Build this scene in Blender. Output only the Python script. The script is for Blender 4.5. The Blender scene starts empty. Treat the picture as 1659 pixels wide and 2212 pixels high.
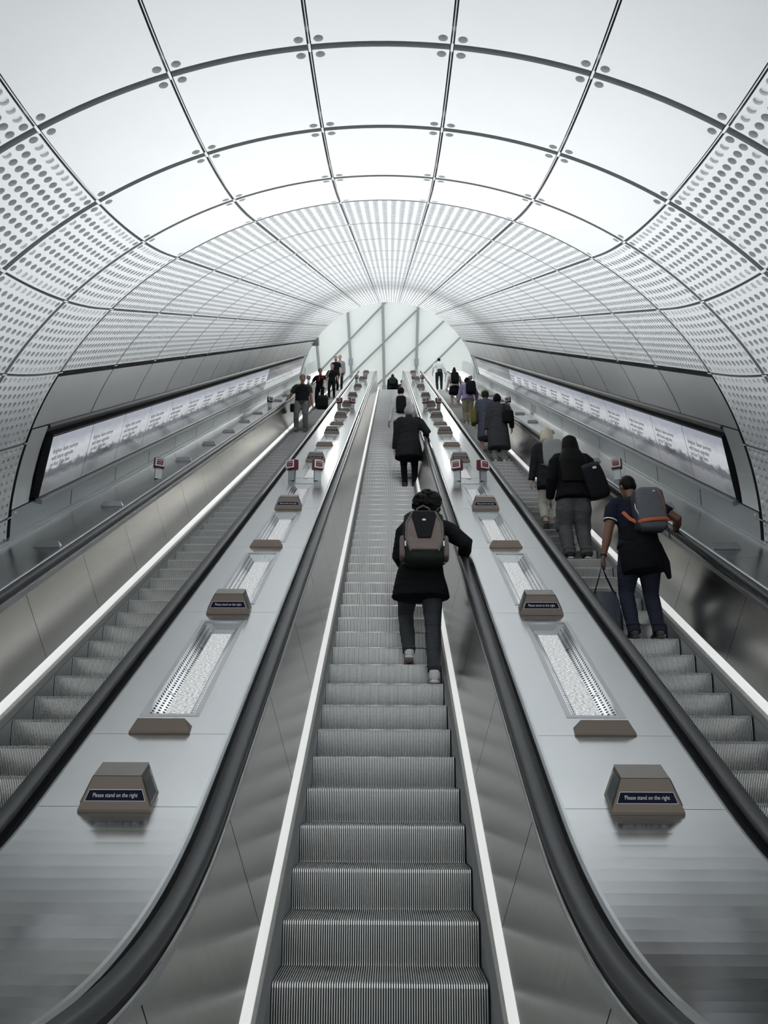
import bpy, bmesh, math, random
import numpy as np
from mathutils import Vector, Matrix, Euler
random.seed(7)
SC = bpy.context.scene
COL = SC.collection
# ------------------------------------------------------------------ camera
F_PX, PITCH, ROLL, CX, YAW = 1800.0, math.radians(17.715), math.radians(-.2721), .0376, math.radians(-.4328)
cam_d = bpy.data.cameras.new('camera'); cam = bpy.data.objects.new('camera', cam_d); COL.objects.link(cam)
cam_d.sensor_fit = 'VERTICAL'; cam_d.sensor_height = 36.0; cam_d.lens = F_PX/2212*36.0
cam_d.clip_start = .05; cam_d.clip_end = 300
_c, _s = math.cos(ROLL), math.sin(ROLL)
_r0 = Vector((1, 0, 0)); _u0 = Vector((0, -math.sin(PITCH), math.cos(PITCH))); _f0 = Vector((0, math.cos(PITCH), math.sin(PITCH)))
_R = Matrix.Rotation(-YAW, 3, 'Z')
_r = _R @ (_c*_r0 - _s*_u0); _u = _R @ (_s*_r0 + _c*_u0); _f = _R @ _f0
cam.matrix_world = Matrix(((_r.x, _u.x, -_f.x, CX), (_r.y, _u.y, -_f.y, 0), (_r.z, _u.z, -_f.z, 0), (0, 0, 0, 1)))
SC.camera = cam
# ------------------------------------------------------------------ light and exposure
SC.view_settings.view_transform = 'Standard'; SC.view_settings.look = 'None'; SC.view_settings.gamma = 1
SC.view_settings.use_curve_mapping = False; SC.view_settings.exposure = EXPOSURE = 0.0
SC.cycles.use_denoising = True; SC.cycles.max_bounces = 8; SC.cycles.diffuse_bounces = 5; SC.cycles.glossy_bounces = 5
SC.cycles.caustics_reflective = False; SC.cycles.caustics_refractive = False; SC.cycles.sample_clamp_indirect = 6
WORLD_STRENGTH = 1.1
LAMP_STRENGTH = .75
BEAM_WATTS = 16.0; BEAM_SPREAD = 132.0
HALL_GLASS = 1.0
HALL_WATTS = 420.0
w = bpy.data.worlds.new('daylight'); SC.world = w; w.use_nodes = True
w.node_tree.nodes['Background'].inputs[0].default_value = (.86, .93, .95, 1)
w.node_tree.nodes['Background'].inputs[1].default_value = WORLD_STRENGTH
# ------------------------------------------------------------------ helpers: materials
def mat(name, col, rough=.5, metal=0., noise=0., scale=8., stretch=None, bump=0., emis=0., rvar=0., spec=.5, coat=0., bdist=.01):
    m = bpy.data.materials.new(name); m.use_nodes = True
    nt = m.node_tree; b = nt.nodes['Principled BSDF']
    b.inputs['Base Color'].default_value = (*col, 1); b.inputs['Roughness'].default_value = rough; b.inputs['Metallic'].default_value = metal
    b.inputs['Specular IOR Level'].default_value = spec
    if coat: b.inputs['Coat Weight'].default_value = coat; b.inputs['Coat Roughness'].default_value = .05
    if emis: b.inputs['Emission Color'].default_value = (*col, 1); b.inputs['Emission Strength'].default_value = emis
    if noise or bump or rvar:
        tc = nt.nodes.new('ShaderNodeTexCoord'); mp = nt.nodes.new('ShaderNodeMapping')
        if stretch: mp.inputs['Scale'].default_value = stretch
        nz = nt.nodes.new('ShaderNodeTexNoise'); nz.inputs['Scale'].default_value = scale; nz.inputs['Detail'].default_value = 4
        nt.links.new(tc.outputs['Object'], mp.inputs[0]); nt.links.new(mp.outputs[0], nz.inputs[0])
        if noise:
            rp = nt.nodes.new('ShaderNodeMapRange'); rp.inputs[3].default_value = 1-noise; rp.inputs[4].default_value = 1+noise
            mx = nt.nodes.new('ShaderNodeMix'); mx.data_type = 'RGBA'; mx.blend_type = 'MULTIPLY'; mx.inputs[0].default_value = 1
            nt.links.new(nz.outputs[0], rp.inputs[0]); mx.inputs[6].default_value = (*col, 1)
            nt.links.new(rp.outputs[0], mx.inputs[7]); nt.links.new(mx.outputs[2], b.inputs['Base Color'])
        if rvar:
            rr = nt.nodes.new('ShaderNodeMapRange'); rr.inputs[3].default_value = rough-rvar; rr.inputs[4].default_value = rough+rvar
            nt.links.new(nz.outputs[0], rr.inputs[0]); nt.links.new(rr.outputs[0], b.inputs['Roughness'])
        if bump:
            bp = nt.nodes.new('ShaderNodeBump'); bp.inputs['Strength'].default_value = bump; bp.inputs['Distance'].default_value = bdist
            nt.links.new(nz.outputs[0], bp.inputs['Height']); nt.links.new(bp.outputs[0], b.inputs['Normal'])
    return m
M = {}
M['panel'] = mat('white_cladding', (.81, .825, .83), .55, noise=.03, scale=3)
M['liner'] = mat('grey_liner', (.29, .30, .305), .7, noise=.05)
M['clip'] = mat('pale_clip', (.75, .76, .77), .4, noise=.02)
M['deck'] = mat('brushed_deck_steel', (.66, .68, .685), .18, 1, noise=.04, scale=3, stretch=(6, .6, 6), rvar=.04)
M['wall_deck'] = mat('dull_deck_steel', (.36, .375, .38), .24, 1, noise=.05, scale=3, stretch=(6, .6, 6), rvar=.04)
M['gasket'] = mat('grey_joint_gasket', (.40, .415, .42), .6, noise=.08)
M['gasket_dark'] = mat('dark_joint_gasket', (.03, .031, .033), .6, noise=.08)
M['cladding'] = mat('stainless_cladding', (.72, .71, .68), .21, 1, noise=.03, scale=1.2)
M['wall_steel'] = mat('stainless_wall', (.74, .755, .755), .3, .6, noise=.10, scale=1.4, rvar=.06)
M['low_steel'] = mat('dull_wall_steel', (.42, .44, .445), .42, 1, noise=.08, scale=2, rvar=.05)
M['bright'] = mat('polished_steel', (.90, .90, .89), .14, 1, noise=.02)
M['strip'] = mat('glowing_skirt_strip', (.93, .93, .92), .32, .2, noise=.02, emis=.55)  # emission put into the colour: the skirt strip is taken as lit
M['ledge'] = mat('worn_ledge', (.62, .61, .58), .5, .6, noise=.22, scale=40)
M['brush'] = mat('grey_brush_bristle', (.20, .205, .21), .8, noise=.35, scale=60, stretch=(1, 8, 8))
M['black'] = mat('black_rubber_gap', (.012, .012, .013), .6, noise=.1)
M['rail'] = mat('charcoal_handrail_rubber', (.026, .029, .032), .36, noise=.12, scale=6)
M['step'] = mat('ribbed_aluminium', (.80, .795, .785), .30, .9, noise=.16, scale=5, rvar=.05)
M['groove'] = mat('dark_groove', (.016, .015, .015), .6, noise=.3, scale=20)
M['bronze'] = mat('bronze_brown_metal', (.175, .140, .115), .42, .55, noise=.07, scale=9, rvar=.04)
M['bronze_top'] = mat('bronze_pale_cap', (.235, .222, .208), .40, .55, noise=.07, scale=9)
M['frame'] = mat('frame_steel', (.50, .52, .53), .34, 1, noise=.05)
M['navy'] = mat('navy_sign', (.006, .007, .026), .5, noise=.05, spec=.12)
M['white'] = mat('white_paint', (.82, .82, .82), .45, noise=.02)
M['red'] = mat('red_plastic', (.16, .010, .020), .35, noise=.06)
M['redlabel'] = mat('dark_red_label', (.15, .006, .016), .35, noise=.06)
M['postgrey'] = mat('post_grey_metal', (.36, .38, .39), .35, .8, noise=.06)
M['dark'] = mat('dark_frame', (.020, .021, .023), .4, noise=.1)
M['floor'] = mat('pale_floor', (.42, .43, .43), .4, noise=.08)
M['hallwall'] = mat('white_hall_wall', (.82, .85, .85), .6, noise=.02)
M['mullion'] = mat('grey_painted_steel', (.33, .35, .35), .5, noise=.06)
def trough_mat():
    m = mat('perforated_reflector', (.55, .57, .58), .28, 1, noise=.05)
    nt = m.node_tree; b = nt.nodes['Principled BSDF']
    tc = nt.nodes.new('ShaderNodeTexCoord'); sx = nt.nodes.new('ShaderNodeSeparateXYZ'); nt.links.new(tc.outputs['UV'], sx.inputs[0])
    def mth(op, a, bb=None):
        n = nt.nodes.new('ShaderNodeMath'); n.operation = op
        for i, v in enumerate((a, bb)):
            if v is None: continue
            if isinstance(v, (int, float)): n.inputs[i].default_value = v
            else: nt.links.new(v, n.inputs[i])
        return n.outputs[0]
    fu = mth('SUBTRACT', mth('FRACT', sx.outputs[0]), .5); fv = mth('SUBTRACT', mth('FRACT', sx.outputs[1]), .5)
    d = mth('SQRT', mth('ADD', mth('MULTIPLY', fu, fu), mth('MULTIPLY', fv, fv)))
    mask = mth('LESS_THAN', d, .30)
    hole = nt.nodes.new('ShaderNodeBsdfDiffuse'); hole.inputs[0].default_value = (.012, .012, .013, 1)
    mx = nt.nodes.new('ShaderNodeMixShader'); out = nt.nodes['Material Output']
    nt.links.new(mask, mx.inputs[0]); nt.links.new(b.outputs[0], mx.inputs[1]); nt.links.new(hole.outputs[0], mx.inputs[2]); nt.links.new(mx.outputs[0], out.inputs[0])
    return m
M['reflector'] = trough_mat()
def lamp_mat(strength, name='uplight_lamp'):
    m = bpy.data.materials.new(name); m.use_nodes = True; nt = m.node_tree; nt.nodes.clear()
    o = nt.nodes.new('ShaderNodeOutputMaterial'); e = nt.nodes.new('ShaderNodeEmission')
    tc = nt.nodes.new('ShaderNodeTexCoord'); wv = nt.nodes.new('ShaderNodeTexNoise'); wv.inputs['Scale'].default_value = 60; wv.inputs['Detail'].default_value = 6
    mp = nt.nodes.new('ShaderNodeMapping'); mp.inputs['Scale'].default_value = (1, 2.4, 1)
    r = nt.nodes.new('ShaderNodeMapRange'); r.inputs[1].default_value = .3; r.inputs[2].default_value = .75; r.inputs[3].default_value = strength*.25; r.inputs[4].default_value = strength*1.6
    nt.links.new(tc.outputs['Object'], mp.inputs[0]); nt.links.new(mp.outputs[0], wv.inputs[0]); nt.links.new(wv.outputs[0], r.inputs[0]); nt.links.new(r.outputs[0], e.inputs[1])
    e.inputs[0].default_value = (.97, .985, 1, 1); nt.links.new(e.outputs[0], o.inputs[0])
    return m
M['lamp'] = lamp_mat(LAMP_STRENGTH)
def glass_mat():
    m = bpy.data.materials.new('clear_cover_glass'); m.use_nodes = True; nt = m.node_tree; nt.nodes.clear()
    o = nt.nodes.new('ShaderNodeOutputMaterial'); t = nt.nodes.new('ShaderNodeBsdfTransparent'); g = nt.nodes.new('ShaderNodeBsdfGlossy'); g.inputs['Roughness'].default_value = .03
    fr = nt.nodes.new('ShaderNodeFresnel'); fr.inputs[0].default_value = 1.45; mx = nt.nodes.new('ShaderNodeMixShader')
    t.inputs[0].default_value = (.95, .96, .96, 1)
    nt.links.new(fr.outputs[0], mx.inputs[0]); nt.links.new(t.outputs[0], mx.inputs[1]); nt.links.new(g.outputs[0], mx.inputs[2]); nt.links.new(mx.outputs[0], o.inputs[0])
    return m
M['glass'] = glass_mat()
def facade_mat():
    m = mat('frosted_daylit_glass', (.60, .63, .615), .5, noise=.06, scale=.5)
    b = m.node_tree.nodes['Principled BSDF']; b.inputs['Emission Color'].default_value = (.73, .745, .735, 1); b.inputs['Emission Strength'].default_value = HALL_GLASS*.38
    return m
M['facade'] = facade_mat()
def screen_mat(name, far):
    m = mat(name, (.05, .05, .055), .12, spec=.5); nt = m.node_tree; b = nt.nodes['Principled BSDF']
    tc = nt.nodes.new('ShaderNodeTexCoord'); sx = nt.nodes.new('ShaderNodeSeparateXYZ'); nt.links.new(tc.outputs['UV'], sx.inputs[0])
    nz = nt.nodes.new('ShaderNodeTexNoise'); nz.inputs['Scale'].default_value = 7; nz.inputs['Detail'].default_value = 6; nt.links.new(tc.outputs['UV'], nz.inputs[0])
    a = nt.nodes.new('ShaderNodeMath'); a.operation = 'MULTIPLY_ADD'; a.inputs[1].default_value = .22; nt.links.new(nz.outputs[0], a.inputs[0]); nt.links.new(sx.outputs[1], a.inputs[2])
    cr = nt.nodes.new('ShaderNodeValToRGB'); nt.links.new(a.outputs[0], cr.inputs[0])
    st = [(0., (.09, .095, .105)), (.22, (.14, .145, .155)), (.36, (.19, .195, .205)), (.44, (.06, .065, .08)), (.52, (.10, .105, .12)), (.58, (.55, .57, .60)), (.8, (.62, .64, .68)), (1., (.36, .38, .44))]
    if far: st = [(0., (.30, .31, .32)), (.35, (.42, .43, .44)), (.42, (.20, .21, .22)), (.5, (.6, .61, .62)), (.58, (.12, .125, .14)), (.8, (.10, .105, .12)), (.9, (.22, .22, .24)), (1., (.10, .10, .11))]
    el = cr.color_ramp.elements; el[0].position, el[0].color = st[0][0], (*st[0][1], 1); el[1].position, el[1].color = st[-1][0], (*st[-1][1], 1)
    for p, c in st[1:-1]: e = el.new(p); e.color = (*c, 1)
    nt.links.new(cr.outputs[0], b.inputs['Emission Color']); b.inputs['Emission Strength'].default_value = .82
    return m
M['screen'] = screen_mat('advert_screen_picture', False); M['screen_far'] = screen_mat('advert_screen_second_picture', True)
M['ink'] = mat('dark_ink', (.03, .03, .04), .3)
# ------------------------------------------------------------------ helpers: objects and meshes
def link(name, me, m=None, parent=None):
    o = bpy.data.objects.new(name, me); COL.objects.link(o)
    if m is not None and me is not None and not me.materials: me.materials.append(m)
    if parent is not None: o.parent = parent
    return o
def tag(o, label=None, cat=None, group=None, kind=None):
    if label: o['label'] = label
    if cat: o['category'] = cat
    if group: o['group'] = group
    if kind: o['kind'] = kind
    return o
def empty(name, loc=(0, 0, 0), rot=(0, 0, 0), parent=None):
    o = bpy.data.objects.new(name, None); COL.objects.link(o); o.location = loc; o.rotation_euler = rot; o.empty_display_size = .1
    if parent is not None: o.parent = parent
    return o
def npmesh(name, V, F, smooth=False):
    me = bpy.data.meshes.new(name); me.from_pydata([tuple(v) for v in V] if not isinstance(V, np.ndarray) else V.tolist(), [], F)
    if smooth: me.polygons.foreach_set('use_smooth', [True]*len(me.polygons))
    return me
class MB:
    def __init__(s): s.v = []; s.f = []
    def quad(s, a, b, c, d): i = len(s.v); s.v += [a, b, c, d]; s.f.append((i, i+1, i+2, i+3))
    def poly(s, pts): i = len(s.v); s.v += list(pts); s.f.append(tuple(range(i, i+len(pts))))
    def grid(s, rows):
        i = len(s.v); n = len(rows[0])
        for r in rows: s.v += list(r)
        for a in range(len(rows)-1):
            for b in range(n-1): s.f.append((i+a*n+b, i+a*n+b+1, i+(a+1)*n+b+1, i+(a+1)*n+b))
    def prism(s, prof, x0, x1, x2=None, x3=None):     # prof (y, z) polygon, extruded along x; x as callable of index allowed
        n = len(prof); i = len(s.v)
        g = lambda x, k: x[k] if isinstance(x, (list, tuple)) else x
        s.v += [(g(x0, k), *p) for k, p in enumerate(prof)] + [(g(x1, k), *p) for k, p in enumerate(prof)]
        s.f.append(tuple(range(i+n-1, i-1, -1))); s.f.append(tuple(range(i+n, i+2*n)))
        for k in range(n): k2 = (k+1) % n; s.f.append((i+k, i+k2, i+n+k2, i+n+k))
    def box(s, c, d, mtx=None):
        i = len(s.v)
        for x in (-1, 1):
            for y in (-1, 1):
                for z in (-1, 1):
                    p = Vector((c[0]+x*d[0]/2, c[1]+y*d[1]/2, c[2]+z*d[2]/2)); s.v.append(tuple(mtx @ p) if mtx else tuple(p))
        s.f += [tuple(i+k for k in q) for q in ((0, 1, 3, 2), (4, 6, 7, 5), (0, 4, 5, 1), (2, 3, 7, 6), (0, 2, 6, 4), (1, 5, 7, 3))]
    def bar(s, a, b, r, n=8):
        a = Vector(a); b = Vector(b); t = (b-a).normalized(); u = t.orthogonal().normalized(); v = t.cross(u); i = len(s.v)
        for p in (a, b):
            for k in range(n): q = p+r*(math.cos(k*2*math.pi/n)*u+math.sin(k*2*math.pi/n)*v); s.v.append(tuple(q))
        for k in range(n): s.f.append((i+k, i+(k+1) % n, i+n+(k+1) % n, i+n+k))
        s.f.append(tuple(range(i+n-1, i-1, -1))); s.f.append(tuple(range(i+n, i+2*n)))
    def build(s, name, m=None, parent=None, smooth=False, bevel=0.):
        me = npmesh(name, s.v, s.f, smooth); o = link(name, me, m, parent)
        if bevel:
            b = o.modifiers.new('bevel', 'BEVEL'); b.width = bevel; b.segments = 2; b.limit_method = 'ANGLE'
        return o
_dg = None
def text_mesh(body, size, align='CENTER', depth=.0004):
    cu = bpy.data.curves.new('lettering', 'FONT'); cu.body = body; cu.size = size; cu.align_x = align; cu.align_y = 'CENTER'; cu.extrude = depth; cu.resolution_u = 3
    o = bpy.data.objects.new('lettering', cu); COL.objects.link(o)
    me = bpy.data.meshes.new_from_object(o.evaluated_get(bpy.context.evaluated_depsgraph_get()))
    bpy.data.objects.remove(o); bpy.data.curves.remove(cu)
    return me
# ------------------------------------------------------------------ the slope
A = math.radians(30); SA, CA = math.sin(A), math.cos(A)
def P(x, t, n): return (x, t*CA-n*SA, t*SA+n*CA)
class Track:      # a side profile: flat, concave bend, 30 degree slope, convex bend, flat; s equals slope distance on the straight
    def __init__(k, N, zb, rb, tt, rt):
        k.N, k.rb, k.tt, k.rt = N, rb, tt, rt
        yi = (zb-N/CA)/math.tan(A); T = rb*math.tan(A/2)
        k.c0 = (yi-T, zb+rb); k.ta = (yi+T*CA)*CA+(zb+T*SA)*SA
        e = P(0, tt, N); k.c1 = (e[1]+rt*SA, e[2]-rt*CA); k.ztop = k.c1[1]+rt; k.zb = zb
    def at(k, s):
        if s < k.ta:
            d = k.ta-s
            if d < k.rb*A: th = A-d/k.rb; return k.c0[0]+k.rb*math.sin(th), k.c0[1]-k.rb*math.cos(th), th
            return k.c0[0]-(d-k.rb*A), k.zb, 0.
        if s <= k.tt: p = P(0, s, k.N); return p[1], p[2], A
        d = s-k.tt
        if d < k.rt*A: th = A-d/k.rt; return k.c1[0]-k.rt*math.sin(th), k.c1[1]+k.rt*math.cos(th), th
        return k.c1[0]+(d-k.rt*A), k.ztop, 0.
    def off(k, s, n): y, z, th = k.at(s); return y-n*math.sin(th), z+n*math.cos(th)
    def stations(k, a, b):
        out = [a, b]
        for lo, hi, st in ((k.ta-k.rb*A, k.ta, .09), (k.tt, k.tt+k.rt*A, .25)):
            m = max(2, int((hi-lo)/st))
            out += [lo+(hi-lo)*i/m for i in range(m+1) if a < lo+(hi-lo)*i/m < b]
        return sorted(set(out))
def sweep(mb, tr, prof, a, b, closed=False):   # prof: (x, n)
    rows = []
    pr = list(prof)+([prof[0]] if closed else [])
    for s in tr.stations(a, b): rows.append([(x, *tr.off(s, n)) for x, n in pr])
    mb.grid(rows)
    if closed: mb.poly(rows[0][:-1][::-1]); mb.poly(rows[-1][:-1])
DECK = Track(-2.03, -.55, 3.2, 43.0, 5.0)
STEP = Track(-2.8466, -1.5, 2.2, 41.6, 3.0)
LANE = 2.297
S_BOT, S_TOP = -.2, 45.5
# ------------------------------------------------------------------ setting: tunnel lining
TR, TE, TN, TX, TB, TRHO, DEL = 3.7, .971786, -2.4594771, -.0193, 7.5610714, 11.70026, math.radians(12.166)
RING = [-.05, 1.25, 2.55, 3.8418, 5.1273, 6.5160, 7.8549]; LP = 1.5992; NRING = 17
S_END = RING[-1]+NRING*LP
def tun(s, d, ph):      # numpy: station, outward offset, angle from the crown -> points
    s, d, ph = np.broadcast_arrays(np.asarray(s, float), np.asarray(d, float), np.asarray(ph, float))
    al = np.where(s >= TB, A, np.maximum(A-(TB-s)/TRHO, 0)); cy, cz = P(0, TB, TN+TRHO)[1:]
    ay = np.where(s >= TB, s*CA-TN*SA, cy+TRHO*np.sin(al)); az = np.where(s >= TB, s*SA+TN*CA, cz-TRHO*np.cos(al))
    ay = np.where(al <= 0, ay-(TB-s-A*TRHO), ay)
    h = (TR*TE+d)*np.cos(ph)
    return np.stack([TX+(TR+d)*np.sin(ph), ay-h*np.sin(al), az+h*np.cos(al)], -1)
def panel_geo(sa, sb, pa, pb, nu, nv, mask, gs, gp, seg=12, rad=.0275, thick=.05, blind=.016):
    """one curved panel between stations sa..sb and angles pa..pb, with round holes where mask is 1 and shallow dimples where it is 2"""
    V, F, n0 = [], [], 0
    sa, sb = sa+gs/2, sb-gs/2; pa, pb = pa+gp/2/TR, pb-gp/2/TR
    us = np.linspace(pa, pb, nu+1); vs = np.linspace(sa, sb, nv+1)
    ang = (np.arange(seg)+.5)*2*np.pi/seg; c, s_ = np.cos(ang), np.sin(ang); k = np.maximum(abs(c), abs(s_)); sqc, sqs = c/k, s_/k
    if seg % 4 == 0:
        ang = np.arange(seg)*2*np.pi/seg+np.pi/seg*(1 if seg == 12 else 1)
    for i in range(nu):
        for j in range(nv):
            uc, vc = (us[i]+us[i+1])/2, (vs[j]+vs[j+1])/2; hu, hv = (us[i+1]-us[i])/2, (vs[j+1]-vs[j])/2
            mk = mask[i][j]
            if mk == 0:
                q = tun(np.array([vs[j], vs[j], vs[j+1], vs[j+1]]), 0, np.array([us[i], us[i+1], us[i+1], us[i]])); V.append(q); F.append((n0, n0+1, n0+2, n0+3)); n0 += 4; continue
            al = A-(TB-vc)/TRHO if vc < TB else A
            sc = 1. if vc >= TB else (TRHO-TR*TE*math.cos(uc))/TRHO
            ru, rv = rad/TR, rad/sc
            ru, rv = min(ru, hu*.85), min(rv, hv*.85)
            # square corners are kept by snapping the nearest boundary points
            bu, bv = sqc.copy(), sqs.copy()
            for a4 in range(4):
                t4 = np.pi/4+a4*np.pi/2; ix = int(np.argmin(np.abs(np.angle(np.exp(1j*(ang-t4)))))); bu[ix], bv[ix] = np.sign(np.cos(t4)), np.sign(np.sin(t4))
            ring = tun(vc+bv*hv, 0, uc+bu*hu); cir = tun(vc+s_*rv, 0, uc+c*ru); dp = blind if mk == 2 else thick
            deep = tun(vc+s_*rv, dp, uc+c*ru)
            V += [ring, cir, deep]
            for q in range(seg):
                q2 = (q+1) % seg
                F.append((n0+q, n0+q2, n0+seg+q2, n0+seg+q)); F.append((n0+seg+q, n0+seg+q2, n0+2*seg+q2, n0+2*seg+q))
            if mk == 2: F.append(tuple(n0+2*seg+q for q in range(seg)))
            n0 += 3*seg
    n_face = len(F)
    def edge(ss, pp):
        nonlocal n0
        a, b = tun(ss, 0, pp), tun(ss, thick, pp); V.append(a); V.append(b); m = len(a)
        for q in range(m-1): F.append((n0+q, n0+q+1, n0+m+q+1, n0+m+q))
        n0 += 2*m
    edge(np.full(nu+1, sa), us); edge(np.full(nu+1, sb), us); edge(vs, np.full(nv+1, pa)); edge(vs, np.full(nv+1, pb))
    return np.concatenate(V), F, n_face
def panel_mesh(name, V, F, nf):
    me = npmesh(name, V, F); me.materials.append(M['panel']); me.materials.append(M['gasket']); me.polygons.foreach_set('material_index', [0]*nf+[1]*(len(F)-nf)); return me
def mask_bend(nu, nv):
    m = [[1]*nv for _ in range(nu)]
    for i in range(nu):
        for j in range(nv):
            eu, ev = i in (0, nu-1), j in (0, nv-1)
            if eu and 1 <= j <= nv-2: m[i][j] = 2
            if ev and 2 <= i <= nu-3: m[i][j] = 2
    return m
def mask_plain(nu, nv): return [[1 if i in (0, nu-1) and j in (0, nv-1) else 0 for j in range(nv)] for i in range(nu)]
ceil_bend = tag(empty('ceiling'), 'white cladding panels over the curved foot of the escalator tunnel', 'ceiling', kind='structure')
for b in range(len(RING)-1):
    for i in range(-7, 8):
        pa, pb = (i-.5)*DEL, (i+.5)*DEL; plain = abs(i) <= 2
        if b == 0 and not plain: continue
        nv = 10 if plain else 12
        V, F, nf = panel_geo(RING[b], RING[b+1], pa, pb, 9, nv, (mask_plain if plain else mask_bend)(9, nv), .07, .024)
        o = link('plain_panel' if plain else 'perforated_panel', panel_mesh('cladding_panel', V, F, nf), None, ceil_bend)
ceil_str = tag(empty('ceiling'), 'perforated white panels over the straight slope of the escalator tunnel', 'ceiling', kind='structure')
full = [[1]*20 for _ in range(9)]
rest_V, rest_F, rest_I, rn = [], [], [], 0
for i in range(-4, 5):
    V, F, nf = panel_geo(RING[-1], RING[-1]+LP, (i-.5)*DEL, (i+.5)*DEL, 9, 20, full, .04, .03)
    me = panel_mesh('perforated_panel', V, F, nf)
    V8, F8, nf8 = panel_geo(RING[-1], RING[-1]+LP, (i-.5)*DEL, (i+.5)*DEL, 9, 20, full, .04, .03, seg=8, thick=.04)
    for r in range(NRING):
        d = Vector(P(0, r*LP, 0))
        if r < 11:
            o = link('perforated_panel', me, None, ceil_str); o.location = d
        else:
            rest_V.append(V8+np.array(d)); rest_F += [tuple(k+rn for k in f) for f in F8]; rn += len(V8); rest_I += [0]*nf8+[1]*(len(F8)-nf8)
rm = npmesh('perforated_panels', np.concatenate(rest_V), rest_F); rm.materials.append(M['panel']); rm.materials.append(M['gasket']); rm.polygons.foreach_set('material_index', rest_I)
tag(link('perforated_panels', rm, None, ceil_str), kind='stuff')
# grey liner shell behind the joints and holes, with the small clips at the panel corners
ss = np.array([-.3]+list(np.arange(0, TB, .6))+[TB, S_END+.05]); pp = np.radians(np.arange(-116, 117, 4.))
G = tun(ss[:, None], .095, pp[None, :]); mb = MB(); mb.grid([list(map(tuple, r)) for r in G]); mb.build('liner', M['liner'], ceil_bend, True)
mb = MB()
for b, s in enumerate(RING[1:]+[RING[-1]+LP*k for k in range(1, 6)]):
    for i in (range(-8, 8) if b < 6 else range(-5, 5)):
        ph = (i+.5)*DEL; ww = .02; dl = .05
        q = [tuple(tun(s+a*dl, -.004, ph+c*ww/TR)) for a, c in ((-1, -.35), (1, -.35), (1, .35), (-1, .35))]; mb.poly(q)
mb.build('joint_clip', M['clip'], ceil_bend)
for c_, (i0, i1), par in ((RING[1:], (-8, 8), ceil_bend), ([RING[-1]+LP*k for k in range(NRING+1)], (-5, 5), ceil_str)):
    mb = MB()
    for i in range(i0, i1):
        s_ = np.linspace(c_[0], c_[-1], 40); p_ = (i+.5)*DEL
        mb.grid([[tuple(tun(q, .03, p_-.0035/TR)), tuple(tun(q, .03, p_+.0035/TR))] for q in s_])
    mb.build('joint_strip', M['clip'], par)
# white trim ring at the head of the tunnel
ph = np.radians(np.arange(-88, 89, 4.)); mb = MB()
mb.grid([list(map(tuple, tun(S_END+a, d, ph))) for a, d in ((0, .0), (0, .0), (.10, 0), (.10, .30), (0, .30))])
tag(mb.build('trim_1', M['panel'], None, True), 'white ring closing the upper end of the tunnel lining', 'trim', kind='structure')
# ------------------------------------------------------------------ setting: stainless side walls
PH_E, PH_U, PH_P, PH_B = 4.5*DEL, math.radians(64.6), math.radians(78.0), math.radians(82.6)
def steel_piece(sa, sb, pa, pb, n, gap, gp=.008, off=0.):
    gp = math.copysign(gp, pb-pa); us = np.linspace(pa+gp/TR, pb-gp/TR, n+1); mb = MB(); eg = MB()
    a, b = sa+gap/2, sb-gap/2
    mb.grid([list(map(tuple, tun(a, off, us))), list(map(tuple, tun(b, off, us)))])
    eg.grid([list(map(tuple, tun(a, .03, us))), list(map(tuple, tun(a, off, us)))]); eg.grid([list(map(tuple, tun(b, off, us))), list(map(tuple, tun(b, .03, us)))])
    eg.grid([list(map(tuple, tun(np.array([a, b]), .03, us[0]))), list(map(tuple, tun(np.array([a, b]), off, us[0])))])
    eg.grid([list(map(tuple, tun(np.array([a, b]), .03, us[-1]))), list(map(tuple, tun(np.array([a, b]), off, us[-1])))])
    mb.edge = eg; return mb
def steel(mb, name, m, parent):
    me = npmesh(name, mb.v+mb.edge.v, mb.f+[tuple(k+len(mb.v) for k in f) for f in mb.edge.f]); me.materials.append(m); me.materials.append(M['gasket_dark'])
    me.polygons.foreach_set('material_index', [0]*len(mb.f)+[1]*len(mb.edge.f)); return link(name, me, None, parent)
for sd, nm in ((-1, 'left'), (1, 'right')):
    wl = tag(empty('wall_'+nm), 'stainless panelled side wall beside the '+nm+'-hand escalator', 'wall', kind='structure')
    for r in range(NRING):
        sa, sb = RING[-1]+r*LP, RING[-1]+(r+1)*LP
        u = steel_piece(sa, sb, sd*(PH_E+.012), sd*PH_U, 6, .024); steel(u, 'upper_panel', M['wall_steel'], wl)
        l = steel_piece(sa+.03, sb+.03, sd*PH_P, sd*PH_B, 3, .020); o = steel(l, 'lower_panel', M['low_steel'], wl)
        mb = MB()
        for s in (sa+.13, sb-.07):
            c = tun(s, -.003, sd*(PH_P+.012)); c2 = tun(s, .01, sd*(PH_P+.012)); mb.bar(c, c2, .011, 8)
        mb.build('bolt', M['bright'], o)
    # end cap beside the first advert and the pieces continuing down into the bend
    c = steel_piece(RING[-1]+.02, RING[-1]+.42, sd*PH_U, sd*PH_P, 6, .01); steel(c, 'end_cap_panel', M['wall_steel'], wl)
    # dark slot over the adverts
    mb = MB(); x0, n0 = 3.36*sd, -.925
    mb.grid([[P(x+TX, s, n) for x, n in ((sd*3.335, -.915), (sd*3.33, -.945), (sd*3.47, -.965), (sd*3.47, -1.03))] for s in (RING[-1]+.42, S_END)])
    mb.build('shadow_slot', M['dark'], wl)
    # foot rail between wall and deck
    mb = MB(); sweep(mb, DECK, [(sd*3.632, -.01), (sd*3.632, .018), (sd*3.650, .022), (sd*3.652, .040), (sd*3.70, .052)], 2.0, 42.9); mb.build('foot_rail', M['frame'], wl)
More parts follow.
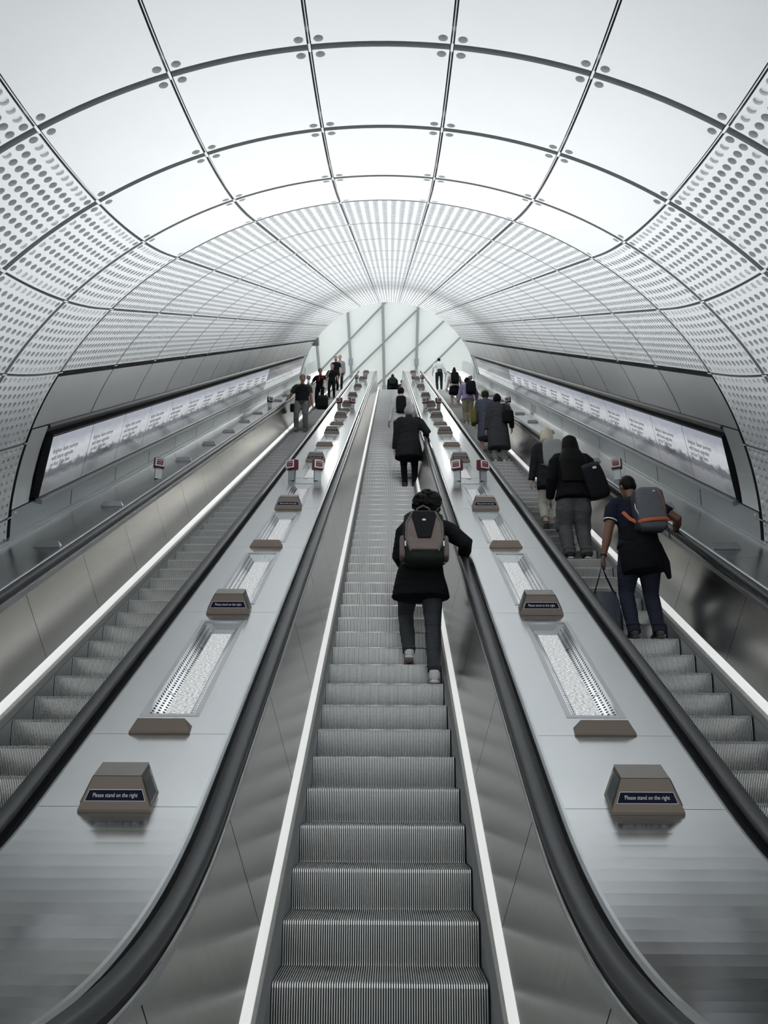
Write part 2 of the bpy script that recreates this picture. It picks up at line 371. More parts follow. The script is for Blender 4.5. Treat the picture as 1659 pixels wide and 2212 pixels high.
# ------------------------------------------------------------------ setting: floors, upper hall, daylit glazing
mb = MB(); mb.box((0, -1.0, -1.55), (9, 8.2, .1)); tag(mb.build('floor', M['floor']), 'pale landing floor at the foot of the escalators', 'floor', kind='structure')
mb = MB(); mb.box((0, STEP.c1[0]+5.9, STEP.ztop-.06), (12, 11.8, .1)); tag(mb.build('floor', M['floor']), 'pale landing floor at the head of the escalators', 'floor', kind='structure')
mb = MB(); q = [P(-4.2, 2.2, -3.35), P(4.2, 2.2, -3.35), P(4.2, 42, -3.35), P(-4.2, 42, -3.35)]; mb.poly(q); mb.poly([(x, y, z-.1) for x, y, z in q])
tag(mb.build('floor', M['liner']), 'unseen slab added to block light leaking from under the moving steps', 'floor', kind='structure')  # unseen slab, added to stop light leaking up past the steps
ZT = STEP.ztop
def fpl(x, z, o=0.): return (x, 46.5-(z-18.74)*.4728-o, z)
win = tag(empty('window_1'), 'sloping daylit glazing wall behind the top landing', 'window', kind='structure')
mb = MB(); mb.poly([fpl(-6.2, ZT-.1), fpl(6.2, ZT-.1), fpl(6.2, 28.2), fpl(-6.2, 28.2)]); mb.poly([fpl(-6.2, ZT-.1, -.06), fpl(6.2, ZT-.1, -.06), fpl(6.2, 28.2, -.06), fpl(-6.2, 28.2, -.06)]); mb.build('pane', M['facade'], win)
for x0, x1 in ((-2.58, -2.02), (-.44, -.26), (1.70, 1.45), (-4.6, -3.8)):
    mb = MB(); mb.bar(fpl(x0, 27.9, .14), fpl(x1, ZT, .14), .085, 10)
    zk = {-2.58: 23.4, -.44: 22.0, 1.70: 23.4}.get(x0)
    if zk:
        xk = x0+(x1-x0)*(27.9-zk)/(27.9-ZT); mb.bar(fpl(xk, zk-.18, .14), fpl(xk, zk+.18, .14), .14, 10)
    mb.build('post', M['mullion'], win)
for (xa, za), (xb, zb) in (((-5.0, 22.1), (.55, 27.25)), ((-4.2, 21.05), (2.6, 27.0)), ((-1.9, 21.2), (4.3, 26.5)), ((.2, 21.15), (4.6, 25.1))):
    mb = MB(); mb.bar(fpl(xa, za, .16), fpl(xb, zb, .16), .06, 8); mb.build('brace', M['mullion'], win)
for sd, nm in ((-1, 'left'), (1, 'right')):
    h = tag(empty('wall_hall_'+nm), 'white flank wall of the upper hall on the '+nm, 'wall', kind='structure')
    mb = MB(); q = S_END+.12
    mb.grid([[(sd*4.3, P(0, q, -2.6)[1], P(0, q, -2.6)[2]), (sd*4.3, P(0, q, 1)[1], P(0, q, 1)[2]+2.)], [(sd*4.9, 47, ZT-.2), (sd*4.9, 47, 28)]])
    mb.grid([[(sd*4.5, P(0, q, -2.6)[1], P(0, q, -2.6)[2]), (sd*4.5, P(0, q, 1)[1], P(0, q, 1)[2]+2.)], [(sd*5.1, 47, ZT-.2), (sd*5.1, 47, 28)]])
    mb.build('wall_face', M['hallwall'], h)
    for t, x, wd in ((36.4, 3.75, .30), (37.9, 3.95, .24)):
        y, z = DECK.off(t, 0); mb = MB(); mb.box((sd*x, y, z+2.6), (wd, .3, 5.4)); mb.build('white_column', M['hallwall'], h)
    mb = MB(); mb.grid([[(sd*3.66, *DECK.off(t, n)) for n in (-.02, .55)] for t in (S_END+.1, 38, 40, 42.8)]); mb.grid([[(sd*3.72, *DECK.off(t, n)) for n in (-.02, .55)] for t in (S_END+.1, 38, 40, 42.8)])
    mb.build('low_screen', M['wall_steel'], h)
    fl = empty('added_lamp', (sd*4.0, 41.3, 25.6)); tag(fl, 'added lamp high beside the %s flank of the upper hall' % nm, 'added_lamp', 'added lamps of the upper hall')  # lamp added to brighten the far end of the tunnel ceiling
    ld = bpy.data.lights.new('fill_beam', 'AREA'); ld.shape = 'RECTANGLE'; ld.size = 1.2; ld.size_y = .8; ld.energy = HALL_WATTS; ld.color = (1, .985, .96)
    lo = bpy.data.objects.new('fill_beam', ld); COL.objects.link(lo); lo.parent = fl; lo.rotation_euler = Vector((-sd*.35, -1, -.62)).to_track_quat('-Z', 'Y').to_euler()
    mb = MB(); mb.box((0, 0, .06), (1.3, .9, .1)); o = mb.build('lamp_housing', M['mullion'], fl); o.rotation_euler = lo.rotation_euler
# ------------------------------------------------------------------ escalators
def step_mesh():
    n = 87; w_ = .968; p = w_/n; xs, gr = [], []
    for i in range(n):
        x = -w_/2+i*p; xs += [x, x+p*.46, x+p*.46, x+p]; gr += [0, 0, 1, 1]
    prof = [(.385, 0, 0, 1), (.02, 0, 0, 1), (.004, -.004, -.7, .7), (0, -.02, -1, 0)]
    R0 = .42
    for i in range(1, 8):
        h = .02+.03*i; yy = .028*(1-math.cos(h/.23*1.6))*.9; prof.append((yy, -h, -.97, -.1))
    rows = []
    for y, z, ny, nz in prof: rows.append([(x, y-ny*.010*g, z-nz*.010*g) for x, g in zip(xs, gr)])
    mb = MB(); mb.grid(rows)
    for s in (-1, 1):
        mb.poly([(s*w_/2, y, z) for y, z, *_ in prof]+[(s*w_/2, .385, -.23)])
    me = npmesh('step', mb.v, mb.f); me.materials.append(M['step']); me.materials.append(M['groove'])
    nx = len(xs)-1
    for q, pl in enumerate(me.polygons):
        if q < nx*(len(rows)-1) and (q % nx) % 4 == 2: pl.material_index = 1
    return me
STEP_ME = step_mesh()
DECK_STATE = {}
def escalator(cx, t0, label):
    e = empty('escalator', (cx, 0, 0)); tag(e, label, 'escalator')
    k0 = -4
    pos = []
    for k in range(k0, 108):
        s = t0+k*.405
        if s > STEP.tt+STEP.rt*A+.6: break
        y, z, th = STEP.at(s); pos.append((y, z))
    for y, z in pos[:100]:
        o = link('step', STEP_ME, None, e); o.location = (0, y, z)
    if len(pos) > 100:
        V = np.array([v.co[:] for v in STEP_ME.vertices]); F = [tuple(p.vertices) for p in STEP_ME.polygons]; AV, AF = [], []
        for j, (y, z) in enumerate(pos[100:]): AV.append(V+np.array((0, y, z))); AF += [tuple(q+j*len(V) for q in f) for f in F]
        tag(link('steps', npmesh('steps', np.concatenate(AV), AF), M['step'], e), kind='stuff')
    mb = MB()
    for sd in (-1, 1):
        m = MB(); sweep(m, STEP, [(sd*.4885, -.42), (sd*.4885, .012)], S_BOT, S_TOP); m.build('skirt_panel', M['low_steel'], e)
        m = MB(); sweep(m, STEP, [(sd*.4885, .012), (sd*.486, .020), (sd*.512, .052)], S_BOT, S_TOP); m.build('brush_strip', M['brush'], e)
        m = MB(); sweep(m, STEP, [(sd*.512, .052), (sd*.514, .060), (sd*.527, .080)], S_BOT, S_TOP); m.build('ledge', M['ledge'], e)
        m = MB(); sweep(m, STEP, [(sd*.527, .080), (sd*.529, .086), (sd*.558, .134), (sd*.562, .139)], S_BOT, S_TOP); m.build('lit_strip', M['strip'], e)
        # inner cladding: ruled between the step track and the deck track, in plates about 1.3 m long
        m, bk = MB(), MB(); cuts = [S_BOT]+[t for t in np.arange(3.37-3*1.3 if cx == 0 else 1.39, S_TOP, 1.3) if t > S_BOT+.2]+[S_TOP]
        for a, b in zip(cuts[:-1], cuts[1:]):
            st = sorted(set(DECK.stations(a+.0035, b-.0035)+STEP.stations(a+.0035, b-.0035)))
            m.grid([[(sd*.5615, *STEP.off(s, .139)), (sd*.685, *DECK.off(s, -.106))] for s in st])
        st = sorted(set(DECK.stations(S_BOT, S_TOP)+STEP.stations(S_BOT, S_TOP)))
        bk.grid([[(sd*.585, *STEP.off(s, .139)), (sd*.709, *DECK.off(s, -.106))] for s in st])
        m.build('inner_cladding', M['cladding'], e); bk.build('cladding_backing', M['black'], e)
        hr = [(.662, -.012), (.659, .008), (.666, .024), (.684, .032), (.714, .032), (.731, .024), (.739, .008), (.736, -.012)]
        m = MB(); sweep(m, DECK, [(sd*x, n) for x, n in hr], S_BOT, S_TOP, True); m.build('handrail', M['rail'], e, True)
        m = MB(); sweep(m, DECK, [(sd*.674, -.012), (sd*.676, -.036), (sd*.724, -.036), (sd*.724, -.012)], S_BOT, S_TOP); m.build('handrail_gap', M['black'], e)
        m = MB(); sweep(m, DECK, [(sd*.676, -.036), (sd*.664, -.038), (sd*.662, -.046), (sd*.668, -.052), (sd*.668, -.058), (sd*.676, -.060)], S_BOT, S_TOP); m.build('handrail_track', M['bright'], e)
        m = MB(); sweep(m, DECK, [(sd*.676, -.060), (sd*.667, -.064), (sd*.672, -.105), (sd*.682, -.108)], S_BOT, S_TOP); m.build('capping_strip', M['frame'], e)
    # landing comb plate at the head
    m = MB(); y, z, th = STEP.at(STEP.tt+STEP.rt*A+.45); m.box((0, y+.55, z+.006), (.97, 1.1, .03)); m.build('comb_plate', M['frame'], e)
    return e
T0 = {-1: 4.533-.405, 0: 4.402, 1: 4.645-.405}
escalator(0, T0[0], 'middle escalator running up between the two sign-lined decks')
escalator(-LANE, T0[-1], 'left-hand escalator carrying the people who face the camera downwards')
escalator(LANE, T0[1], 'right-hand escalator beside the wall, where the man in navy stands')
# ------------------------------------------------------------------ decks with their fittings
POD_T = [3.22, 5.79, 9.46, 13.07, 16.79, 19.95, 23.2, 26.4, 30.7, 35.7, 41.2]
BAR_T = [3.94, 7.72, 14.95, 18.4, 21.6]
STOP_T = [11.36, 22.3, 34.0]
CD = .80+(LANE-1.6)/2; HW = CD-.80     # deck centre and half width
TROUGH = []
ev = sorted(set(POD_T[1:]+BAR_T+STOP_T))
for a, b in zip(ev, ev[1:]+[43.1]):
    la = a+(.23 if a in POD_T else .20); lb = b-(.13 if b in POD_T else .19)
    if lb-la > 2.2:      # a long bay between two signs higher up: two lights, a bare plate between
        mid = (la+lb)/2; TROUGH += [(la, mid-.15), (mid+.15, lb)]
    elif lb-la > .8: TROUGH.append((la, lb))
def edge_side(e, cx, sd, m1, m2):     # deck edge beside a lane centred on cx, sd = side of the lane
    mb = MB(); sweep(mb, DECK, [(cx+sd*.80, 0), (cx+sd*.788, -.002), (cx+sd*.776, -.012), (cx+sd*.770, -.045)], S_BOT, S_TOP); mb.build('edge_trim', m1, e)
    mb = MB(); sweep(mb, DECK, [(cx+sd*.770, -.045), (cx+sd*.724, -.05), (cx+sd*.724, -.036)], S_BOT, S_TOP); mb.build('edge_gap', m2, e)
def local(tr_s, x, n=0.):     # location and tilt of something resting on a deck
    y, z = DECK.off(tr_s, n); return (x, y, z), (DECK.at(tr_s)[2], 0, 0)
ORD = ['lowest', 'second', 'third', 'fourth', 'fifth', 'sixth', 'seventh', 'eighth', 'ninth', 'tenth', 'topmost']
TXT_SIGN = text_mesh('Please stand on the right', .0235); TXT_SIGN.materials.append(M['white'])
TXT_STOP = text_mesh('STOP', .034); TXT_STOP.materials.append(M['white'])
TXT_EMG = text_mesh('EMERGENCY', .0125); TXT_EMG.materials.append(M['white'])
def pod_meshes():
    d = {}
    mb = MB(); pr = [(0, .0), (.004, .012), (.075, .130), (.195, .128), (.165, 0)]; hw = [.158, .158, .104, .104, .150]
    mb.prism(pr, [-h for h in hw], hw); d['housing'] = npmesh('housing', mb.v, mb.f); d['housing'].materials.append(M['bronze'])
    mb = MB(); pr = [(.076, .1305), (.073, .134), (.196, .132), (.196, .127)]; mb.prism(pr, -.1045, .1045); d['top_cap'] = npmesh('top_cap', mb.v, mb.f); d['top_cap'].materials.append(M['bronze_top'])
    # front face frame: along the face from (0.004,.012) to (.075,.130)
    fy, fz = .071, .118; L = math.hypot(fy, fz); d['face'] = (fy/L, fz/L)
    def on(x, v, o): return (x, .004+v*fy/L-o*fz/L, .012+v*fz/L+o*fy/L)
    def plate(v0, v1, x0, x1, o, tk=.0):
        mb = MB(); mb.poly([on(-x0, v0, o), on(x0, v0, o), on(x1, v1, o), on(-x1, v1, o)])
        for a, b in (((-x0, v0), (x0, v0)), ((x0, v0), (x1, v1)), ((x1, v1), (-x1, v1)), ((-x1, v1), (-x0, v0))): mb.quad(on(*a, o), on(*b, o), on(*b, 0), on(*a, 0))
        return mb
    m = plate(.034, .083, .1325, .115, .0012); d['sign_border'] = npmesh('sign_border', m.v, m.f); d['sign_border'].materials.append(M['white'])
    m = plate(.0365, .0805, .1295, .1135, .0022); d['sign_plate'] = npmesh('sign_plate', m.v, m.f); d['sign_plate'].materials.append(M['navy'])
    d['on'] = on
    for s in (-1, 1):
        # side faces: from base (x .158/.150) to ridge (.104): louvred inset
        pts = [Vector((s*.158, .004, .012)), Vector((s*.104, .075, .130)), Vector((s*.104, .195, .128)), Vector((s*.150, .165, .0))]
        c = sum(pts, Vector())/4; nrm = (pts[1]-pts[0]).cross(pts[3]-pts[0]).normalized()
        if nrm.x*s < 0: nrm = -nrm
        mb = MB(); ins = [c+(p-c)*.78+nrm*.002 for p in pts]; mb.poly([tuple(p) for p in ins])
        for k in range(11):
            f0, f1 = (k+.15)/11, (k+.75)/11
            a, b = ins[0].lerp(ins[1], f0), ins[3].lerp(ins[2], f0); a2, b2 = ins[0].lerp(ins[1], f1), ins[3].lerp(ins[2], f1)
            mb.quad(tuple(a+nrm*.001), tuple(b+nrm*.001), tuple(b2+nrm*.005), tuple(a2+nrm*.005))
        d['grille', s] = npmesh('louvre_grille', mb.v, mb.f); d['grille', s].materials.append(M['dark'] if False else M['postgrey'])
    return d
PODM = pod_meshes()
def pod(s, x, label, group):
    loc, rot = local(s, x, .001); r = empty('speaker_housing', loc, rot); tag(r, label, 'speaker housing', group)
    link('body', PODM['housing'], None, r); link('top_cap', PODM['top_cap'], None, r)
    pl = link('sign_plate', PODM['sign_plate'], None, r); link('sign_border', PODM['sign_border'], None, pl)
    t = link('lettering', TXT_SIGN, None, pl); fy, fz = PODM['face']; t.location = PODM['on'](0, .0585, .003); t.rotation_euler = (math.atan2(fz, fy), 0, 0); t.scale = (.83, 1.05, 1)
    for g in (-1, 1): link('louvre_grille', PODM['grille', g], None, r)
    return r
mb = MB(); pr = [(0, 0), (.004, .010), (.050, .062), (.085, 0)]; hw = [.158, .158, .122, .150]; mb.prism(pr, [-h for h in hw], hw); BARM = npmesh('bar', mb.v, mb.f); BARM.materials.append(M['bronze'])
mb = MB(); pr = [(0, 0), (.004, .010), (.045, .055), (.075, 0)]; hw = [.13, .13, .10, .122]; mb.prism(pr, [-h for h in hw], hw); BARW = npmesh('bar', mb.v, mb.f); BARW.materials.append(M['postgrey'])
def wedge(s, x, label, group, me):
    loc, rot = local(s, x, .001); o = link('anti_slide_bar', me); o.location = loc; o.rotation_euler = rot; return tag(o, label, 'anti-slide bar', group)
def stop_meshes():
    d = {}
    mb = MB(); mb.box((0, 0, .085), (.10, .055, .19)); d['column'] = npmesh('column', mb.v, mb.f); d['column'].materials.append(M['postgrey'])
    mb = MB(); pr = [(-.075, .165), (-.075, .305), (.06, .345), (.07, .20), (.03, .165)]; mb.prism(pr, -.073, .073); d['head'] = npmesh('head', mb.v, mb.f); d['head'].materials.append(M['red'])
    mb = MB(); mb.prism([(-.076, .305), (0, .345), (.062, .352), (.062, .343)], [-.073, -.02, -.02, -.073], [.073, .02, .02, .073]); d['roof'] = npmesh('roof', mb.v, mb.f); d['roof'].materials.append(M['red'])
    mb = MB(); mb.box((0, -.078, .238), (.136, .006, .122)); d['label_border'] = npmesh('label_border', mb.v, mb.f); d['label_border'].materials.append(M['white'])
    mb = MB(); mb.box((0, -.082, .240), (.098, .004, .088)); d['label_plate'] = npmesh('label_plate', mb.v, mb.f); d['label_plate'].materials.append(M['redlabel'])
    return d
STM = stop_meshes()
def stop_post(s, x, yaw, label, group):
    y, z = DECK.off(s, 0); r = empty('emergency_stop_post', (x, y, z), (0, 0, yaw)); tag(r, label, 'emergency stop', group)
    r.scale = (.92, .92, .92)
    link('column', STM['column'], None, r); h = link('head', STM['head'], None, r); link('roof', STM['roof'], None, h)
    b = link('label_border', STM['label_border'], None, r); link('label_plate', STM['label_plate'], None, b)
    t = link('lettering', TXT_STOP, None, b); t.location = (0, -.0845, .258); t.rotation_euler = (PI2, 0, 0)
    t = link('lettering', TXT_EMG, None, b); t.location = (0, -.0845, .222); t.rotation_euler = (PI2, 0, 0)
    return r
PI2 = math.pi/2
UPL = {}
def trough(a, b, cx, label, group):
    L = b-a; loc, rot = local((a+b)/2, cx, 0); r = empty('recessed_uplight', loc, rot); tag(r, label, 'recessed light', group)
    hl, hw, iw = L/2, .160, .130; mb = MB(); il = hl-.028
    o = [(-hw, -hl), (hw, -hl), (hw, hl), (-hw, hl)]; i_ = [(-iw, -il), (iw, -il), (iw, il), (-iw, il)]
    for k in range(4):
        k2 = (k+1) % 4; mb.quad((*o[k], .003), (*o[k2], .003), (*i_[k2], .003), (*i_[k], .003)); mb.quad((*o[k], .003), (*o[k2], .003), (*o[k2], -.004), (*o[k], -.004)); mb.quad((*i_[k], .003), (*i_[k2], .003), (*i_[k2], -.012), (*i_[k], -.012))
    for k in range(8):
        for s in (-1, 1):
            y = -il+(k+.5)*2*il/8; x = s*.145; mb.poly([(x+.004*math.cos(q), y+.004*math.sin(q), .0036) for q in np.linspace(0, 5.2, 6)]) if k % 2 else None
    mb.build('frame', M['frame'], r)
    # reflector tray with sloped perforated flanks
    me = bpy.data.meshes.new('reflector'); bw, dp = .068, -.072
    faces = [[(-iw, -il, -.012), (-iw, il, -.012), (-bw, il-.05, dp), (-bw, -il+.05, dp)], [(iw, -il, -.012), (bw, -il+.05, dp), (bw, il-.05, dp), (iw, il, -.012)],
             [(-iw, -il, -.012), (-bw, -il+.05, dp), (bw, -il+.05, dp), (iw, -il, -.012)], [(-iw, il, -.012), (iw, il, -.012), (bw, il-.05, dp), (-bw, il-.05, dp)],
             [(-bw, -il+.05, dp), (-bw, il-.05, dp), (bw, il-.05, dp), (bw, -il+.05, dp)]]
    vs = [p for f in faces for p in f]; me.from_pydata(vs, [], [tuple(range(4*k, 4*k+4)) for k in range(5)])
    uv = me.uv_layers.new(name='uv'); nl = round(L/.034)
    uvs = [[(0, 0), (0, nl), (3, nl), (3, 0)], [(0, 0), (3, 0), (3, nl), (0, nl)], [(0, .5), (0, .5), (.5, .5), (.5, .5)], [(0, 0), (0, 0), (0, 0), (0, 0)], [(0, 0), (0, 0), (0, 0), (0, 0)]]
    for k in range(5):
        for q in range(4): uv.data[4*k+q].uv = uvs[k][q]
    rf = link('reflector', me, M['reflector'], r)
    mb = MB()
    for k in range(1, 4):
        y = -il+k*2*il/4
        for s in (-1, 1): mb.quad((s*iw, y-.006, -.014), (s*iw, y+.006, -.014), (s*bw, y+.006, dp+.004), (s*bw, y-.006, dp+.004))
    mb.build('divider', M['dark'], rf)
    mb = MB(); mb.poly([(-bw, -il+.07, dp+.006), (bw, -il+.07, dp+.006), (bw, il-.07, dp+.006), (-bw, il-.07, dp+.006)]); mb.build('lamp', M['lamp'], r)
    ld = UPL.get(round(L, 2)) or bpy.data.lights.new('uplight_beam', 'AREA'); UPL[round(L, 2)] = ld
    ld.shape = 'RECTANGLE'; ld.size = .14; ld.size_y = 2*il-.55; ld.energy = BEAM_WATTS*L; ld.spread = math.radians(BEAM_SPREAD); ld.color = (.97, .985, 1)
    lo = bpy.data.objects.new('uplight_beam', ld); COL.objects.link(lo); lo.parent = r; lo.location = (0, -.08, dp+.02); lo.rotation_euler = (math.pi, 0, 0)
    mb = MB(); mb.poly([(-iw, -il, -.006), (iw, -il, -.006), (iw, il, -.006), (-iw, il, -.006)]); mb.build('glass_cover', M['glass'], r)
    mb = MB(); mb.box((0, -hl-.035, .004), (.06, .012, .008)); mb.build('latch', M['white'], r)
def deck_plates(e, xa, xb, cx, cuts, holes, m='deck'):
    """sheet-metal plates between x = xa..xb, split at the seams, with openings of half width .158 round cx for the lights"""
    mb = MB(); gap = .003; cuts = [S_BOT]+sorted(cuts)+[S_TOP]
    for a, b in zip(cuts[:-1], cuts[1:]):
        a, b = a+gap/2, b-gap/2; hs = [(max(p, a), min(q, b)) for p, q in holes if q > a and p < b]
        def strip(x0, x1, s0, s1):
            if s1-s0 < .002: return
            mb.grid([[(x0, *DECK.off(s, 0)), (x1, *DECK.off(s, 0))] for s in DECK.stations(s0, s1)])
        if not hs: strip(xa, xb, a, b); continue
        strip(xa, cx-.158, a, b); strip(cx+.158, xb, a, b); s0 = a
        for p, q in hs: strip(cx-.158, cx+.158, s0, p); s0 = q
        strip(cx-.158, cx+.158, s0, b)
    mb.build('deck_plate', M[m], e)
    mb = MB(); sweep(mb, DECK, [(xa, -.02), (xa, -.14), (xb, -.14), (xb, -.02)], S_BOT, S_TOP); mb.build('under_tray', M['black'], e)
for sd, nm in ((-1, 'left'), (1, 'right')):
    e = tag(empty('balustrade_deck'), 'grey metal deck with signs and lights on the '+nm+' of the middle escalator', 'deck')
    c = sd*CD; xs = sorted((sd*.80, sd*(LANE-.80)))
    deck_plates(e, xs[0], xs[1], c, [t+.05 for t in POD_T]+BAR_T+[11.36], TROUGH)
    edge_side(e, 0, sd, M['frame'], M['black']); edge_side(e, sd*LANE, -sd, M['frame'], M['black'])
    for k, t in enumerate(POD_T):
        pod(t, c, 'brown speaker housing reading Please stand on the right, %s on the %s deck' % (ORD[k], nm), 'speaker housings with signs along the decks')
    for k, t in enumerate(BAR_T):
        wedge(t, c, '%s low brown wedge bar lying across the deck %s of the middle escalator' % (ORD[k], nm), 'brown wedge bars along the decks', BARM)
    for k, t in enumerate(STOP_T):
        for q, wh in ((-1, 'inner' if sd > 0 else 'outer'), (1, 'outer' if sd > 0 else 'inner')):
            stop_post(t, c+q*.178, q*.35*(1 if True else 0), 'red-headed STOP post on the %s edge of the %s deck, %s pair up' % (wh, nm, ('lowest', 'second', 'topmost')[k]), 'emergency stop posts on the decks')
    for k, (a, b) in enumerate(TROUGH):
        trough(a, b, c, 'glazed uplight sunk in the %s deck, number %d counting upwards from the camera' % (nm, k+1), 'uplights sunk in the decks')
    # deck along the side wall
    e = tag(empty('balustrade_deck'), 'plain grey deck between the %s-hand escalator and the advert wall' % nm, 'deck')
    c = sd*(LANE+.955); xs = sorted((sd*(LANE+.80), sd*3.634))
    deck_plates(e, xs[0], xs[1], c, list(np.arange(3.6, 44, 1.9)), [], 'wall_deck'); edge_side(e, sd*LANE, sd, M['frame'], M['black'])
    for k, t in enumerate([5.8, 7.7, 9.6, 13.1, 15.0, 16.9, 18.8, 20.7, 24.5, 26.4]):
        wedge(t, c, '%s small grey bar on the deck along the %s advert wall' % (ORD[k] if k < 9 else 'topmost', nm), 'small grey bars on the wall decks', BARW)
    for k, t in enumerate([11.5, 22.6, 33.5]):
        stop_post(t, c-sd*.03, -sd*.45, '%s red STOP post on the deck along the %s advert wall' % (('lowest', 'middle', 'topmost')[k], nm), 'emergency stop posts on the wall decks')
# ------------------------------------------------------------------ advert screens on both walls
SW = 1.2; ADT = text_mesh('Brighter, faster journeys\nwith future upgrades\non four Tube lines', .072, 'LEFT'); ADT.materials.append(M['ink'])
def screen_meshes():
    d = {}
    for nm, m in (('near', M['screen']), ('far', M['screen_far'])):
        me = bpy.data.meshes.new('picture'); w2, h2 = SW/2-.006, .335
        me.from_pydata([(-w2, .02, .001), (w2, .02, .001), (w2, .02+2*h2-.02, .001), (-w2, .02+2*h2-.02, .001)], [], [(0, 1, 2, 3)])
        uv = me.uv_layers.new(name='uv')
        for q, c in enumerate(((0, 0), (1, 0), (1, 1), (0, 1))): uv.data[q].uv = c
        me.materials.append(m); d[nm] = me
    mb = MB(); mb.box((0, .345, -.04), (SW-.003, .70, .08)); d['case'] = npmesh('case', mb.v, mb.f); d['case'].materials.append(M['dark'])
    mb = MB(); mb.box((0, -.028, .012), (SW, .05, .07)); d['rail'] = npmesh('foot_rail', mb.v, mb.f); d['rail'].materials.append(M['low_steel'])
    return d
SCM = screen_meshes()
for sd, nm in ((-1, 'left'), (1, 'right')):
    for k in range(21):
        t = 8.42+(k+.5)*SW
        up = (Vector(P(3.385*sd, 0, -1.03))-Vector(P(3.605*sd, 0, -1.705))).normalized(); x = Vector(P(0, -sd, 0)); z = x.cross(up)
        b = Vector(P(3.600*sd, t, -1.70))
        r = empty('advert_screen'); r.matrix_world = Matrix(((x.x, up.x, z.x, b.x), (x.y, up.y, z.y, b.y), (x.z, up.z, z.z, b.z), (0, 0, 0, 1)))
        far = k >= 13
        tag(r, ('%s advert screen with dark-topped picture on the %s wall, number %d upwards' if far else '%s advert screen about brighter journeys on the %s wall, number %d upwards') % ('distant' if far else 'glossy', nm, k+1), 'advert screen', 'advert screens on the tunnel walls')
        link('case', SCM['case'], None, r); pc = link('picture', SCM['far' if far else 'near'], None, r); link('foot_rail', SCM['rail'], None, r)
        if not far:
            tx = link('lettering', ADT, None, pc); tx.location = (-.50, .42, .003)
# small grey box at the upper left end of the lining
mb = MB(); mb.box((0, 0, 0), (.30, .35, .34)); o = mb.build('wall_unit', M['mullion'], bevel=.02); o.location = (-3.05, 30.6, 17.15); o.rotation_euler = (A, 0, 0)
tag(o, 'small dark grey box fixed at the top left end of the tunnel lining', 'wall unit')
# ------------------------------------------------------------------ people
def PM(name, col, rough=.85, noise=.22, scale=9, bump=.8): return mat(name, col, rough, 0, noise=noise, scale=scale, bump=bump, spec=.12, bdist=.035, stretch=(1, 1, 1.7))
SKIN_B, SKIN_L, SKIN_M = mat('brown_skin', (.17, .075, .045), .5, noise=.08, scale=12), mat('pale_skin', (.56, .36, .29), .5, noise=.06, scale=12), mat('tan_skin', (.40, .24, .17), .5, noise=.06, scale=12)
CLOTH = {k: PM(k, c) for k, c in dict(black_cloth=(.008, .008, .010), dark_trouser=(.062, .068, .072), navy_polo=(.014, .016, .030), dark_denim=(.030, .034, .052), white_shirt=(.80, .80, .80), charcoal_coat=(.022, .022, .025),
    grey_cargo=(.11, .115, .12), cream_trouser=(.60, .58, .50), tweed_coat=(.065, .065, .07), slate_dress=(.10, .11, .15), mustard=(.20, .17, .05), lilac=(.34, .28, .47), beige=(.37, .35, .24), grey_trouser=(.20, .205, .205),
    dark_vest=(.018, .020, .022), olive_grey=(.060, .066, .062), red_scarf=(.30, .03, .05), grey_jacket=(.30, .31, .32), dark_slate=(.035, .038, .042)).items()}
HAIRM = {k: mat(k, c, .5, noise=.3, scale=40, stretch=(1, 1, .2), bump=.3, spec=.12) for k, c in dict(black_hair=(.004, .0035, .0035), grey_hair=(.36, .36, .36), blonde_hair=(.62, .57, .45), brown_hair=(.035, .024, .018)).items()}
SHOE_W, SHOE_B, SHOE_D = mat('white_shoe', (.75, .74, .72), .5, noise=.08), mat('black_shoe', (.012, .012, .013), .5, noise=.1), mat('dark_grey_shoe', (.06, .06, .06), .6, noise=.1)
EYE = mat('dark_eye', (.01, .01, .01), .3)
REMESH = []
def tube(mb, pts, rad, side=(1, 0, 0), seg=14, cap=.55):
    pts = [Vector(p) for p in pts]; n = len(pts); rows = []
    for i, p in enumerate(pts):
        t = (pts[min(i+1, n-1)]-pts[max(i-1, 0)]).normalized(); sv = Vector(side); u = (sv-t*sv.dot(t))
        u = u.normalized() if u.length > 1e-4 else t.orthogonal().normalized()
        v = t.cross(u); a, b = rad[i] if isinstance(rad[i], (tuple, list)) else (rad[i], rad[i])
        ring = lambda q, k: [tuple(q+u*a*k*math.cos(w)+v*b*k*math.sin(w)) for w in [2*math.pi*j/seg for j in range(seg)]]
        if i == 0: r0 = min(a, b)*cap; rows += [ring(p-t*r0, .35), ring(p-t*r0*.6, .8)]
        rows.append(ring(p, 1))
        if i == n-1: r0 = min(a, b)*cap; rows += [ring(p+t*r0*.6, .8), ring(p+t*r0, .35)]
    i0 = len(mb.v)
    for r in rows: mb.v += r
    for a in range(len(rows)-1):
        for b in range(seg): mb.f.append((i0+a*seg+b, i0+a*seg+(b+1) % seg, i0+(a+1)*seg+(b+1) % seg, i0+(a+1)*seg+b))
    mb.f.append(tuple(i0+seg-1-k for k in range(seg))); mb.f.append(tuple(i0+(len(rows)-1)*seg+k for k in range(seg)))
